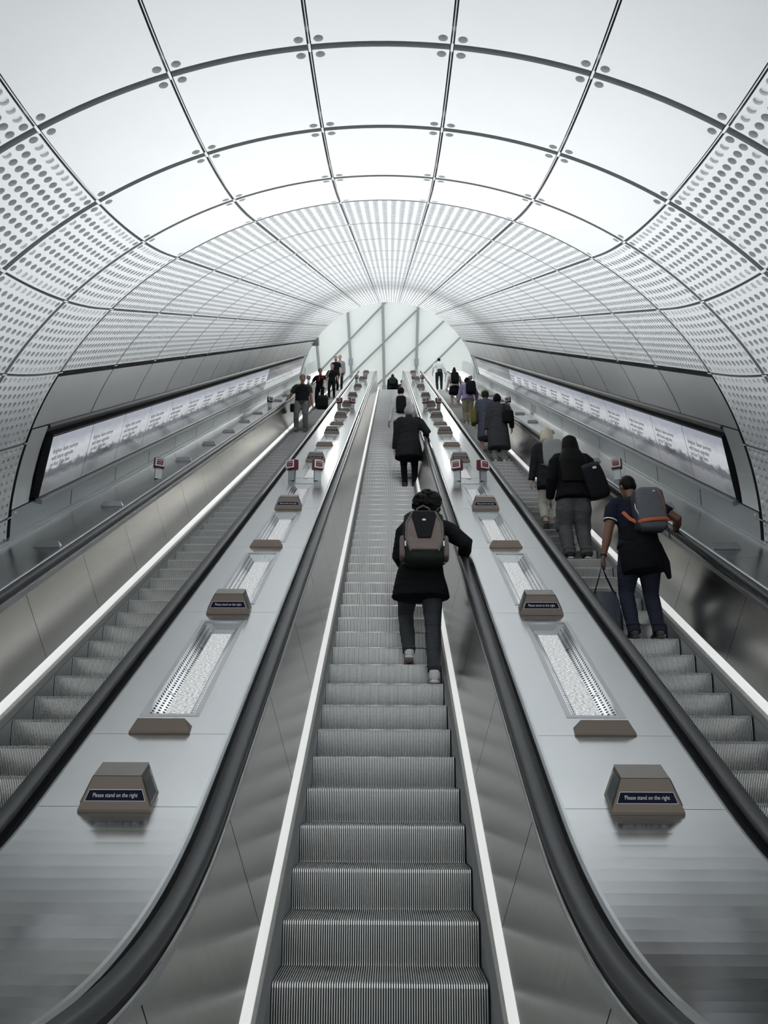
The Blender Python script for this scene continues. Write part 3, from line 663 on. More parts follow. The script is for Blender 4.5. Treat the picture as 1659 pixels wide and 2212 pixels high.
def ball(mb, c, r, rot=None, nu=14, nv=10):
    r = (r, r, r) if not isinstance(r, (tuple, list)) else r; i0 = len(mb.v); c = Vector(c)
    for a in range(1, nv):
        th = math.pi*a/nv
        for b in range(nu):
            p = Vector((r[0]*math.sin(th)*math.cos(2*math.pi*b/nu), r[1]*math.sin(th)*math.sin(2*math.pi*b/nu), r[2]*math.cos(th)))
            if rot: p = rot @ p
            mb.v.append(tuple(c+p))
    for a in range(nv-2):
        for b in range(nu): mb.f.append((i0+a*nu+b, i0+(a+1)*nu+b, i0+(a+1)*nu+(b+1) % nu, i0+a*nu+(b+1) % nu))
    mb.f.append(tuple(i0+b for b in range(nu))); mb.f.append(tuple(i0+(nv-2)*nu+nu-1-b for b in range(nu)))
def organic(mb, name, m, parent, vox, smooth=5):
    o = mb.build(name, m, parent, True)
    r = o.modifiers.new('remesh', 'REMESH'); r.mode = 'VOXEL'; r.voxel_size = vox; r.use_smooth_shade = True
    s = o.modifiers.new('smooth', 'SMOOTH'); s.iterations = smooth; s.factor = .5
    REMESH.append(o); return o
def ik(a, b, l1, l2, hint):
    a, b = Vector(a), Vector(b); d = b-a; L = min(d.length, (l1+l2)*.999); d = d.normalized(); x = (l1*l1-l2*l2+L*L)/(2*L); h = math.sqrt(max(l1*l1-x*x, 0))
    n = Vector(hint)-d*Vector(hint).dot(d); n = n.normalized() if n.length > 1e-5 else d.orthogonal().normalized()
    return a+d*x+n*h, a+d*L
def person(label, loc, heading, H, skin, hair, top, legs, shoe, lean=4, feet=None, hands=None, head_tilt=8, head_turn=0, hip=None, vox=.012, group=None, face=False, build=1.0, heel=(0, 0), cat='person', side=0):
    """local frame: x to the figure's right, y forwards, z up; feet and hands are targets in that frame (metres at the figure's own scale)"""
    k = H/1.75; r = empty('person', loc, (0, 0, math.radians(heading))); tag(r, label, cat, group); bw = build
    ln = math.radians(lean); sp = Vector((math.sin(math.radians(side)), math.sin(ln), math.cos(ln))).normalized(); fw = Vector((0, math.cos(ln), -math.sin(ln)))
    feet = feet or [(-.10, 0, 0), (.10, 0, 0)]
    hipc = Vector(hip) if hip else Vector((0, -.02, .93*k))
    ch = lambda f, x=0., y=0.: hipc+sp*f*k+Vector((x*k, 0, 0))+fw*y*k
    nb = ch(.545); sh = [ch(.465, -.170*bw, -.005), ch(.465, .170*bw, -.005)]
    hd = Euler((math.radians(-head_tilt-lean*.5), 0, math.radians(head_turn))).to_matrix()
    hc = nb+sp*.06*k+hd @ Vector((0, .028, .10))*k
    hips = [hipc+Vector((-.092*k, 0, -.02*k)), hipc+Vector((.092*k, 0, -.02*k))]
    ank, kn = [], []
    for i in (0, 1):
        f = Vector(feet[i]); a = f+Vector((0, -.03*k, .085*k)); kq, aq = ik(hips[i], a, .445*k, .43*k, (0.10*(i*2-1), 1, .1)); kn.append(kq); ank.append(aq)
    hands = hands or [(-.26, .02, .78), (.26, .02, .78)]
    el, wr = [], []
    for i in (0, 1):
        e, w = ik(sh[i], Vector(hands[i])*1.0, .295*k, .27*k, (.35*(i*2-1), -1, -.3)); el.append(e); wr.append(w)
    # body: one continuous surface
    mb = MB(); s = Vector((1, 0, 0))
    tube(mb, [hipc-sp*.06*k, hipc+sp*.02*k, ch(.15), ch(.33), ch(.45), ch(.52), nb], [(.135*k*bw, .09*k), (.150*k*bw, .105*k), (.125*k*bw, .09*k), (.15*k*bw, .105*k), (.15*k*bw, .085*k), (.09*k, .06*k), (.058*k, .058*k)], s)
    tube(mb, [nb-sp*.04*k, nb+sp*.03*k, hc-hd @ Vector((0, .02, .06))*k], [.058*k, .052*k, .05*k], s)
    ball(mb, hc+hd @ Vector((0, -.008, .018))*k, (.074*k, .094*k, .100*k), hd); ball(mb, hc+hd @ Vector((0, .026, -.045))*k, (.056*k, .066*k, .070*k), hd)
    tube(mb, [hc+hd @ Vector((0, .088, .018))*k, hc+hd @ Vector((0, .108, -.018))*k], [.009*k, .014*k], s, 8)
    for q in (-1, 1): ball(mb, hc+hd @ Vector((q*.076, -.012, -.004))*k, (.010*k, .022*k, .032*k), hd, 8, 6)
    for i in (0, 1):
        tube(mb, [hips[i]+Vector((0, 0, .06*k)), hips[i].lerp(kn[i], .5), kn[i], kn[i].lerp(ank[i], .35), ank[i]], [.074*k*bw, .066*k*bw, .048*k, .050*k, .033*k], s)
        tube(mb, [sh[i]-Vector(((i*2-1)*.05*k, 0, 0)), sh[i], sh[i].lerp(el[i], .5), el[i], el[i].lerp(wr[i], .4), wr[i]], [.042*k*bw, .046*k*bw, .047*k*bw, .038*k*bw, .038*k*bw, .026*k], (0, 1, 0))
        # hand: palm, four bent fingers, thumb
        d = (wr[i]-el[i]).normalized(); q = i*2-1; pn = Vector((q, 0, 0)); pn = (pn-d*pn.dot(d)).normalized(); wd = d.cross(pn)*1.0    # pn: back of the hand, outwards
        if wd.y < 0: wd = -wd
        kw = wr[i]+d*.085*k; tube(mb, [wr[i]-d*.01*k, wr[i]+d*.03*k, kw], [(.026*k, .020*k), (.036*k, .016*k), (.040*k, .015*k)], wd, 10)
        fr = max(.0085*k, vox*.75)
        for j, (o, L) in enumerate(((.030, .070), (.010, .080), (-.011, .075), (-.030, .058))):
            b0 = kw+wd*o*k-d*.012*k; b1 = b0+d*L*.55*k-pn*.012*k; b2 = b1+(d*.5-pn*.85).normalized()*L*.5*k; tube(mb, [b0, b1, b2], [fr, fr, fr*.85], wd, 8)
        t0 = wr[i]+d*.028*k+wd*.030*k; tube(mb, [t0, t0+(wd*.7+d*.7-pn*.3)*.035*k, t0+(wd*.45+d*1.15-pn*.7)*.055*k], [fr*1.15, fr*1.1, fr*.9], pn, 8)
        f = Vector(feet[i]); tube(mb, [ank[i], f+Vector((0, .0, .045*k)), f+Vector((0, .10*k, .03*k))], [.032*k, .034*k, .026*k], s, 10)
    body = organic(mb, 'body', skin, r, vox)
    # legs
    kind, cm, hem = legs[0], legs[1], (legs[2] if len(legs) > 2 else .07); ez = legs[3] if len(legs) > 3 else 1.0
    if kind in ('trousers', 'shorts'):
        mb = MB(); tube(mb, [hipc+sp*.10*k, hipc+sp*.02*k, hipc-Vector((0, .01, .08*k))], [(.150*k*bw, .112*k), (.168*k*bw, .128*k), (.158*k*bw, .120*k)], s, 18)
        for i in (0, 1):
            pts = [hips[i]+Vector((0, 0, .02*k)), hips[i].lerp(kn[i], .5), kn[i], kn[i].lerp(ank[i], .4), kn[i].lerp(ank[i], .8)]; end = kn[i].lerp(ank[i], 1.07 if hem <= .08 else max(0.05, 1-(hem-.08)/.43))
            rd = [.094*k*bw, .084*k*bw*ez, .068*k*ez, .066*k*ez, .056*k*ez]
            if hem > .3: pts, rd = pts[:2], rd[:2]
            elif hem > .12: pts, rd = pts[:4], rd[:4]
            tube(mb, pts+[end], rd+[rd[-1]], s, 16, .1)
            if ez > .9 and hem < .3:      # cloth folds at knee and ankle
                for z_, rr in ((1.0, .072), (.92, .064)):
                    c = kn[i].lerp(ank[i], z_-.02) if z_ < 1 else kn[i]; ball(mb, c+Vector((0, -.012*k, .02*k)), (rr*k*ez, rr*k*ez*.95, .016*k))
        organic(mb, 'trousers' if kind == 'trousers' else 'shorts', cm, r, vox)
    else:
        mb = MB(); z1 = hem; c1 = Vector((hipc.x, hipc.y+.02, z1)); tube(mb, [hipc+sp*.14*k, hipc, hipc.lerp(c1, .5), c1], [(.140*k*bw, .10*k), (.178*k*bw, .135*k), (.195*k*bw*ez, .155*k*ez), (.205*k*bw*ez, .17*k*ez)], s, 20, .1)
        organic(mb, 'skirt', cm, r, vox)
    # top: torso, sleeves, flared hem
    tk, tm, th = top[0], top[1], top[2]; e = {'tee': .014, 'shirt': .020, 'jacket': .030, 'coat': .034}[tk]; long = tk != 'tee'
    mb = MB(); lo = [] ; fl = top[3] if len(top) > 3 else 1.0
    hemc = Vector((hipc.x, hipc.y-.01*k, th)) if th < hipc.z+.03 else hipc+sp*(th-hipc.z)
    seq = [(ch(.15), (.138*k*bw+e, .100*k+e)), (ch(.33), (.160*k*bw+e, .112*k+e)), (ch(.44), (.172*k*bw+e, .098*k+e)), (ch(.505), (.115*k+e, .070*k+e)), (ch(.545), (.062*k+e*.5, .060*k+e*.5))]
    if hemc.z < ch(.10).z:
        pre = [(hemc, (.172*k*bw*fl+e, .132*k*fl+e))]
        if hemc.z < hipc.z-.1: pre.append((hemc.lerp(hipc, .5), (.172*k*bw*(1+fl)/2+e, .130*k*(1+fl)/2+e)))
        if hemc.z < hipc.z-.02: pre.append((hipc, (.166*k*bw+e, .126*k+e)))
        seq = pre+seq
    tube(mb, [p for p, _ in seq], [q for _, q in seq], s, 20, .12)
    for i in (0, 1):
        q = i*2-1; a = .056*k*bw+e*.75
        pts = [sh[i]+Vector((-q*.085*k, 0, .020*k)), sh[i]+Vector((-q*.025*k, 0, .006*k)), sh[i].lerp(el[i], .16)+Vector((q*.004, 0, 0)), sh[i].lerp(el[i], .5)]; rd = [a*.92, a*1.0, a*1.03, a*.94]
        if long: pts += [el[i], el[i].lerp(wr[i], .5), el[i].lerp(wr[i], .96)]; rd += [a*.84, a*.76, a*.64]
        else: pts[-1] = sh[i].lerp(el[i], .62); rd[-1] = a*.98
        tube(mb, pts, rd, (0, 1, 0), 14, .25)
    if tk in ('jacket', 'coat', 'shirt'): tube(mb, [nb-sp*.02*k, nb+sp*.045*k], [.072*k+e*.3, .068*k], s, 14, .1)     # collar
    organic(mb, {'tee': 'shirt', 'shirt': 'shirt', 'jacket': 'jacket', 'coat': 'coat'}[tk], tm, r, vox)
    # shoes
    for i in (0, 1):
        f = Vector(feet[i]); pit = math.radians(heel[i]); rx = Matrix.Rotation(-pit, 3, 'X'); tf = lambda p: f+Vector((0, .11*k, 0))+rx @ (Vector(p)*k-Vector((0, .11*k, 0)))
        mb = MB(); tube(mb, [tf((0, -.070, .055)), tf((0, -.02, .060)), tf((0, .06, .048)), tf((0, .13, .036)), tf((0, .175, .030))], [(.038*k, .045*k), (.041*k, .050*k), (.044*k, .040*k), (.046*k, .028*k), (.030*k, .020*k)], s, 14, .5); tube(mb, [tf((0, -.045, .05)), tf((0, -.050, .11))], [.045*k, .042*k], s, 12, .1)
        o = organic(mb, 'shoe', shoe[0], r, min(vox, .010))
        mb = MB(); tube(mb, [tf((0, -.085, .014)), tf((0, 0, .014)), tf((0, .10, .014)), tf((0, .185, .016))], [(.040*k, .014*k), (.042*k, .014*k), (.048*k, .014*k), (.030*k, .013*k)], s, 14, .6); mb.build('sole', shoe[1], o, True)
    # hair
    hk, hm = hair; mb = MB(); hq = lambda p: hc+hd @ Vector(p)*k
    if hk:
        ball(mb, hq((0, -.020, .030)), (.083*k, .094*k, .100*k), hd)
        if hk == 'short': ball(mb, hq((0, -.045, -.01)), (.074*k, .062*k, .075*k), hd)
        if hk == 'curly':
            ball(mb, hq((0, -.035, .02)), (.115*k, .105*k, .115*k), hd); rg = random.Random(3)
            for _ in range(190):
                a, b = rg.uniform(0, 2*math.pi), rg.uniform(-.35, 1); c = math.sqrt(1-b*b); p = Vector((.126*c*math.cos(a), -.028+.122*c*math.sin(a), .022+.130*b))
                if p.y > .055 and p.z < .06: continue
                ball(mb, hq(p), rg.uniform(.013, .024)*k, None, 8, 6)
        if hk == 'bob':
            tube(mb, [hq((0, -.03, .06)), hq((0, -.035, -.02)), hq((0, -.03, -.10)), hq((0, -.028, -.125))], [(.092*k, .085*k), (.104*k, .092*k), (.108*k, .088*k), (.098*k, .078*k)], hd @ Vector((1, 0, 0)), 18, .3)
        if hk == 'long':
            b1 = ch(.40, 0, -.11); b2 = ch(.10, 0, -.135)
            tube(mb, [hq((0, -.03, .06)), hq((0, -.045, -.03)), hq((0, -.055, -.12)), b1.lerp(hq((0, -.05, -.12)), .4), b1, b2], [(.098*k, .09*k), (.112*k, .09*k), (.125*k, .075*k), (.175*k, .07*k), (.195*k, .055*k), (.16*k, .035*k)], s, 18, .4)
        if hk == 'bun': ball(mb, hq((0, -.10, .09)), .05*k, None); ball(mb, hq((0, -.04, -.01)), (.076*k, .066*k, .08*k), hd)
        if hk == 'full': ball(mb, hq((0, -.04, -.015)), (.098*k, .092*k, .108*k), hd)
        organic(mb, 'hair', hm, r, min(vox, .010), 1 if hk == 'curly' else 3)
    if face:
        mb = MB()
        for q in (-1, 1): ball(mb, hq((q*.030, .083, .022)), (.012*k, .008*k, .008*k), hd, 8, 6); tube(mb, [hq((q*.018, .090, .042)), hq((q*.044, .080, .042))], [.006*k, .005*k], (0, 0, 1), 6)
        mb.build('eye', EYE, r, True); mb = MB(); tube(mb, [hq((-.022, .086, -.052)), hq((0, .092, -.054)), hq((.022, .086, -.052))], [.005*k, .008*k, .005*k], (0, 0, 1), 6); mb.build('mouth', mat('lip', (.22, .08, .07), .5), r, True)
    r.update_tag()
    return dict(root=r, k=k, ch=ch, sp=sp, fw=fw, nb=nb, sh=sh, el=el, wr=wr, hq=hq, hipc=hipc, kn=kn, ank=ank, hd=hd)
def world_of(p, v): r = p['root']; return r.location+Euler(r.rotation_euler).to_matrix() @ Vector(v)
def rbox(mb, c, d, bev=.3, mtx=None, n=4):     # superellipse-sided rounded box
    i0 = len(mb.v); N = 20; lv = [(-1, .72), (-.86, .93), (-.4, 1), (.4, 1), (.82, .95), (1, .70)]
    for z, sc in lv:
        for j in range(N):
            w = 2*math.pi*j/N; cx, sy = math.cos(w), math.sin(w); ex = 2/n
            p = Vector((c[0]+d[0]/2*sc*math.copysign(abs(cx)**ex, cx), c[1]+d[1]/2*sc*math.copysign(abs(sy)**ex, sy), c[2]+d[2]/2*z)); mb.v.append(tuple(mtx @ p) if mtx else tuple(p))
    for a in range(len(lv)-1):
        for b in range(N): mb.f.append((i0+a*N+b, i0+a*N+(b+1) % N, i0+(a+1)*N+(b+1) % N, i0+(a+1)*N+b))
    mb.f.append(tuple(i0+N-1-j for j in range(N))); mb.f.append(tuple(i0+(len(lv)-1)*N+j for j in range(N)))
BAGM = {k: PM(k, c, .7, .15, 14, .3) for k, c in dict(bag_black=(.012, .012, .014), bag_grey=(.115, .12, .135), bag_taupe=(.20, .16, .145), bag_green=(.020, .024, .020), bag_light=(.33, .335, .33), bag_slate=(.04, .045, .055)).items()}
ORANGE = PM('coral_trim', (.52, .13, .07), .6); STRAPG = PM('grey_strap', (.16, .165, .165), .7)
def on_back(p, label, name, w=.30, h=.46, d=.18, m='bag_black', x=0., up=.28, gap=.135, group='backpacks worn on the escalators', strap=None):
    """a pack resting against the back; local axes: x right, y forwards (into the back), z along the spine"""
    k = p['k']; o = p['ch'](up, x, -gap)-p['fw']*d/2*1.0; X = Vector((1, 0, 0)); Y = p['fw']; Z = p['sp']
    R = Euler(p['root'].rotation_euler).to_matrix(); q = R @ Matrix((X, Y, Z)).transposed(); r = empty(name, world_of(p, o)); r.rotation_euler = q.to_euler(); tag(r, label, 'backpack', group)
    mb = MB(); rbox(mb, (0, 0, 0), (w, d, h)); mb.build('main_pocket', BAGM[m], r, True)
    for s in (-1, 1):
        mb = MB(); tube(mb, [(s*w*.30, d*.45, h*.42), (s*w*.36, d*.5+.05, h*.5), (s*.13, d*.5+.16, h*.48-.02), (s*.145, d*.5+.29, h*.25), (s*.15, d*.5+.27, -.05), (s*w*.46, d*.5, -h*.36)], [(.026, .007)]*6, (1, 0, 0), 10, .2); mb.build('shoulder_strap', strap or BAGM[m], r, True)
    return r
def step_at(lane, n, y=.13):     # top of a tread: lane -1, 0, 1 and step number
    t = T0[lane]+n*.405; py, pz = STEP.at(t)[:2]; return py+y, pz
# middle escalator -------------------------------------------------------------------------------
y, z = step_at(0, 5); v6 = step_at(0, 6); dy, dz = v6[0]-y, v6[1]-z
p = person('man with curly black hair in a black jacket climbing the middle escalator', (.37, y, z), 0, 1.80, SKIN_M, ('curly', HAIRM['black_hair']), ('jacket', CLOTH['black_cloth'], .76, 1.22), ('trousers', CLOTH['dark_trouser'], .10, 1.0), (SHOE_W, SHOE_W),
    lean=17, feet=[(-.16, dy-.08, dz), (.04, -.03, 0)], hands=[(-.17, .42, 1.10), (.345, .34, 1.215)], head_tilt=2, hip=(-.06, .10, .98), side=7, vox=.009, build=1.06, heel=(14, 0))
b = on_back(p, 'taupe and black backpack with a black centre flap on the curly-haired man', 'backpack', .37, .52, .20, 'bag_green', strap=STRAPG, up=.20, gap=.15)
def plate(b, pts, yy, m, name, th=.012):
    mb = MB(); n = len(pts); i = len(mb.v); mb.v += [(x, yy, z_) for x, z_ in pts]+[(x*1.06, yy+.03, z_*1.03) for x, z_ in pts]; mb.f.append(tuple(range(n)))
    for k_ in range(n): mb.f.append((k_, n+k_, n+(k_+1) % n, (k_+1) % n))
    return mb.build(name, m, b, bevel=.006)
plate(b, [(-.12, -.17), (.12, -.17), (.155, -.10), (.15, .10), (.10, .20), (-.10, .20), (-.15, .10), (-.155, -.10)], -.112, BAGM['bag_taupe'], 'front_panel')
plate(b, [(-.055, -.06), (.055, -.06), (.105, .16), (.095, .215), (-.095, .215), (-.105, .16)], -.124, BAGM['bag_black'], 'flap')
for s in (-1, 1):
    mb = MB(); tube(mb, [(s*.10, -.118, .21), (s*.155, -.112, .10), (s*.160, -.112, -.05), (s*.12, -.114, -.19)], [.008]*4, (0, 1, 0), 8); mb.build('piping', STRAPG, b, True)
    mb = MB(); rbox(mb, (s*.185, 0, -.10), (.06, .13, .22)); mb.build('side_pocket', BAGM['bag_taupe'], b, True)
    mb = MB(); mb.box((s*.165, -.118, -.12), (.012, .008, .05)); mb.build('buckle', M['white'], b)
mb = MB(); tube(mb, [(-.075, .0, .25), (-.05, -.02, .315), (0, -.03, .335), (.05, -.02, .315), (.075, .0, .25)], [(.014, .008)]*5, (0, 1, 0), 10); mb.build('grab_handle', STRAPG, b, True)
mb = MB(); mb.box((0, -.128, .12), (.03, .006, .018)); mb.build('badge', M['clip'], b)
y, z = step_at(0, 27); p = person('grey-haired woman in a long dark coat on the middle escalator', (.40, y, z), 0, 1.74, SKIN_L, ('full', HAIRM['grey_hair']), ('coat', CLOTH['charcoal_coat'], .60, 1.28), ('trousers', CLOTH['black_cloth'], .07, .95), (SHOE_B, SHOE_D),
    lean=5, hands=[(-.28, .10, .80), (.315, .28, 1.17)], build=1.12, vox=.012, feet=[(-.08, .02, 0), (.10, 0, 0)])
y, z = step_at(0, 38); p = person('man in a white shirt with a black backpack ahead of the grey-haired woman', (.30, y, z), 0, 1.80, SKIN_M, ('short', HAIRM['black_hair']), ('shirt', CLOTH['white_shirt'], .84, 1.02), ('trousers', CLOTH['dark_slate'], .07, 1.0), (SHOE_B, SHOE_D), vox=.014, hands=[(-.30, .05, .80), (.36, .30, 1.0)])
on_back(p, 'black backpack on the white-shirted man on the middle escalator', 'backpack', .25, .44, .14, 'bag_black', up=.24)
p = person('person in a dark hooded jacket walking off the middle escalator', (.16, 40.0, STEP.ztop), 0, 1.76, SKIN_M, ('short', HAIRM['black_hair']), ('jacket', CLOTH['black_cloth'], .84, 1.05), ('trousers', CLOTH['black_cloth'], .07, 1.0), (SHOE_B, SHOE_D), vox=.016, build=1.1)
on_back(p, 'dark backpack on the hooded person at the head of the middle escalator', 'backpack', .34, .44, .16, 'bag_green', strap=STRAPG)
p = person('dark-clothed person half hidden behind the right deck at the head of the stairs', (.66, 40.6, STEP.ztop), 0, 1.72, SKIN_M, ('short', HAIRM['brown_hair']), ('jacket', CLOTH['dark_slate'], .84, 1.05), ('trousers', CLOTH['black_cloth'], .07, 1.0), (SHOE_B, SHOE_D), vox=.016)
# right-hand escalator ---------------------------------------------------------------------------
y, z = step_at(1, 8); p = person('man in a navy polo shirt standing on the right-hand escalator', (2.50, y, z), 0, 1.76, SKIN_B, ('short', HAIRM['black_hair']), ('tee', CLOTH['navy_polo'], .92, 1.06), ('trousers', CLOTH['dark_denim'], .07, 1.12), (SHOE_D, SHOE_D),
    lean=9, feet=[(-.12, -.03, 0), (.12, -.03, 0)], hands=[(-.345, .03, .80), (.475, .22, 1.16)], head_tilt=20, head_turn=14, vox=.009, build=1.16, hip=(.02, .0, .93))
# jacket tied round the waist, cuff stripe
mb = MB(); c = p['hipc']; tube(mb, [c+Vector((0, .01, .20)), c+Vector((0, 0, .06)), c+Vector((0, -.02, -.12)), c+Vector((.01, -.04, -.27))], [(.185, .150), (.200, .165), (.212, .170), (.205, .150)], (1, 0, 0), 20, .1); tube(mb, [c+Vector((.16, -.05, .02)), c+Vector((.225, -.06, -.18)), c+Vector((.25, -.06, -.33))], [(.05, .03), (.05, .03), (.025, .02)], (1, 0, 0), 10)
tube(mb, [c+Vector((-.17, 0, .17)), c+Vector((0, .17, .12)), c+Vector((.17, 0, .17))], [.03]*3, (0, 0, 1), 10)
organic(mb, 'tied_jacket', CLOTH['black_cloth'], p['root'], .010)
mb = MB(); a = p['sh'][0].lerp(p['el'][0], .60); d = (p['el'][0]-p['sh'][0]).normalized(); tube(mb, [a, a+d*.010], [.0735, .0735], (0, 1, 0), 18, .05); mb.build('sleeve_stripe', M['white'], p['root'], True)
mb = MB(); a = p['wr'][0]; d = (p['wr'][0]-p['el'][0]).normalized(); tube(mb, [a-d*.012, a], [.031, .031], (0, 1, 0), 14, .05); mb.build('bracelet', BAGM['bag_black'], p['root'], True)
b = on_back(p, 'grey backpack with coral trim on the man in navy', 'backpack', .29, .45, .17, 'bag_grey', x=.09, up=.30, gap=.14)
mb = MB(); rbox(mb, (-.10, .03, .0), (.13, .14, .42)); mb.build('side_panel', BAGM['bag_slate'], b, True)
mb = MB(); tube(mb, [(.150, -.05, -.130), (.10, -.092, -.138), (-.02, -.096, -.148), (-.11, -.080, -.155), (-.155, .0, -.135), (-.20, .055, -.07), (-.25, .075, .01)], [(.020, .010)]*7, (0, 0, 1), 8); mb.build('coral_band', ORANGE, b, True)
mb = MB(); tube(mb, [(-.145, -.02, .13), (-.155, -.03, 0), (-.13, -.055, -.09)], [.005]*3, (1, 0, 0), 6); mb.build('zip_trim', M['white'], b, True)
mb = MB(); tube(mb, [(.075, -.085, .19), (.10, -.088, .08), (.12, -.08, -.06)], [.004]*3, (1, 0, 0), 6); mb.build('zip_line', ORANGE, b, True)
mb = MB(); mb.box((.03, -.090, .165), (.026, .006, .010)); mb.build('badge', M['white'], b)
mb = MB(); tube(mb, [(.12, -.06, -.20), (.125, -.065, -.28), (.12, -.065, -.33)], [.004]*3, (1, 0, 0), 6); mb.build('dangling_cord', BAGM['bag_black'], b, True)
# carrier bag held in the left hand
hw = p['wr'][0]+(p['wr'][0]-p['el'][0]).normalized()*.10; bp = world_of(p, hw); r = empty('carrier_bag', bp); tag(r, 'dark blue carrier bag held in the left hand of the man in navy', 'bag')
mb = MB(); V0 = len(mb.v); top_, bot = [], []
N = 20
for zz, wx, wy, ox in ((-.27, .105, .020, .015), (-.36, .118, .05, .02), (-.52, .122, .075, .03), (-.66, .118, .08, .04), (-.70, .09, .06, .04)):
    for j in range(N):
        w_ = 2*math.pi*j/N; rr = 1+.07*math.sin(3*w_+zz*22)+.05*math.sin(5*w_-zz*31); mb.v.append((ox+wx*rr*math.copysign(abs(math.cos(w_))**.6, math.cos(w_)), wy*rr*math.copysign(abs(math.sin(w_))**.6, math.sin(w_)), zz))
for a in range(4):
    for j in range(N): mb.f.append((a*N+j, a*N+(j+1) % N, (a+1)*N+(j+1) % N, (a+1)*N+j))
mb.f.append(tuple(4*N+N-1-j for j in range(N))); o = mb.build('bag_body', mat('dark_blue_vinyl', (.035, .04, .06), .4, noise=.2, scale=12, bump=.5), r, True)
for s in (-1, 1):
    mb = MB(); tube(mb, [(-.09, s*.015, -.28), (-.035, s*.010, -.12), (0, 0, .0), (.035, s*.010, -.12), (.10, s*.015, -.28)], [(.010, .004)]*5, (0, 1, 0), 8); mb.build('handle', BAGM['bag_black'], r, True)
y, z = step_at(1, 15); p = person('person with long black hair in grey cargo trousers on the right-hand escalator', (2.47, y, z), 0, 1.76, SKIN_M, ('long', HAIRM['black_hair']), ('jacket', CLOTH['black_cloth'], .83, 1.12), ('trousers', CLOTH['grey_cargo'], .05, 1.42), (SHOE_B, SHOE_W),
    lean=3, feet=[(-.11, -.03, 0), (.11, -.03, 0)], hands=[(-.28, .16, .90), (.34, .22, 1.0)], build=1.16, vox=.010, head_tilt=4)
for s in (-1, 1):
    mb = MB(); q = p['kn'][(s+1)//2]; rbox(mb, q+Vector((s*.085, 0, .03)), (.05, .12, .17)); mb.build('cargo_pocket', CLOTH['grey_cargo'], p['root'], True)
r = empty('shoulder_bag', world_of(p, p['ch'](.10, .27, -.10))); tag(r, 'large black shoulder bag hanging from the long-haired person', 'bag')
r.rotation_euler = (0, math.radians(-16), 0)
mb = MB(); rbox(mb, (0, 0, 0), (.30, .20, .46), n=3); organic(mb, 'bag_body', BAGM['bag_black'], r, .012)
mb = MB(); rbox(mb, (0, 0, .20), (.27, .17, .12), n=3); mb.build('bag_flap', BAGM['bag_slate'], r, True)
mb = MB(); tube(mb, [(-.12, 0, .20), (-.16, .06, .40), (-.20, .12, .44), (-.06, .05, .36), (.10, 0, .24)], [(.022, .008)]*5, (0, 1, 0), 8); mb.build('bag_strap', BAGM['bag_black'], r, True)
mb = MB(); mb.box((.03, -.095, .17), (.05, .012, .03)); mb.build('bag_label', M['clip'], r)
y, z = step_at(1, 19); p = person('woman with a blonde bob in cropped cream trousers on the right-hand escalator', (2.45, y, z), 0, 1.68, SKIN_L, ('bob', HAIRM['blonde_hair']), ('jacket', CLOTH['charcoal_coat'], .66, 1.04), ('trousers', CLOTH['cream_trouser'], .22, 1.05), (SHOE_B, SHOE_B),
    feet=[(-.09, -.02, 0), (.09, -.02, 0)], hands=[(-.27, .02, .80), (.27, .12, .86)], vox=.011)
on_back(p, 'pale grey backpack on the woman with the blonde bob', 'backpack', .30, .44, .12, 'bag_light', x=.04)
y, z = step_at(1, 35); p = person('woman in a long grey tweed coat on the right-hand escalator', (2.50, y, z), 0, 1.74, SKIN_L, ('full', HAIRM['black_hair']), ('coat', CLOTH['tweed_coat'], .34, 1.25), ('trousers', CLOTH['grey_jacket'], .07, 1.25), (SHOE_W, SHOE_W), build=1.08, hands=[(-.28, .04, .80), (.33, .14, .92)], vox=.013)
r = empty('handbag', world_of(p, p['ch'](.12, .20, -.19))); tag(r, 'black leather handbag slung behind the tweed coat', 'bag'); mb = MB(); rbox(mb, (0, 0, 0), (.26, .13, .30), n=3); mb.build('bag_body', BAGM['bag_black'], r, True)
mb = MB(); tube(mb, [(-.10, 0, .14), (-.06, .09, .36), (-.02, .16, .42), (.04, .09, .34), (.11, 0, .14)], [(.014, .006)]*5, (0, 1, 0), 8); mb.build('bag_strap', BAGM['bag_black'], r, True)
y, z = step_at(1, 38); p = person('woman in a slate blue dress and pale cap just ahead of the tweed coat', (2.36, y, z), 0, 1.74, SKIN_L, ('full', HAIRM['brown_hair']), ('coat', CLOTH['slate_dress'], .42, 1.15), ('skirt', CLOTH['slate_dress'], .40), (SHOE_B, SHOE_D), vox=.014)
mb = MB(); ball(mb, p['hq']((0, -.01, .055)), (.098, .108, .085), p['hd']); mb.build('cap', CLOTH['beige'], p['root'], True)
r = empty('tote_bag', world_of(p, p['ch'](.06, -.30, -.02))); tag(r, 'mustard tote bag at the left side of the woman in slate blue', 'bag'); mb = MB(); rbox(mb, (0, 0, 0), (.14, .30, .40), n=3); mb.build('bag_body', CLOTH['mustard'], r, True)
mb = MB(); tube(mb, [(0, -.11, .18), (.06, -.05, .40), (.10, 0, .46), (.06, .05, .40), (0, .11, .18)], [(.012, .005)]*5, (1, 0, 0), 8); mb.build('bag_strap', CLOTH['mustard'], r, True)
y, z = step_at(1, 54); p = person('woman in a lilac top and beige trousers on the right-hand escalator', (2.50, y, z), 0, 1.72, SKIN_L, ('full', HAIRM['black_hair']), ('shirt', CLOTH['lilac'], .84, 1.10), ('trousers', CLOTH['beige'], .10, 1.1), (SHOE_W, SHOE_W), lean=8, feet=[(-.06, .0, 0), (.06, .02, 0)], hands=[(-.30, .04, .82), (.30, .2, .95)], build=1.08, vox=.014)
on_back(p, 'black backpack on the woman in the lilac top', 'backpack', .32, .44, .18, 'bag_black', x=.09)
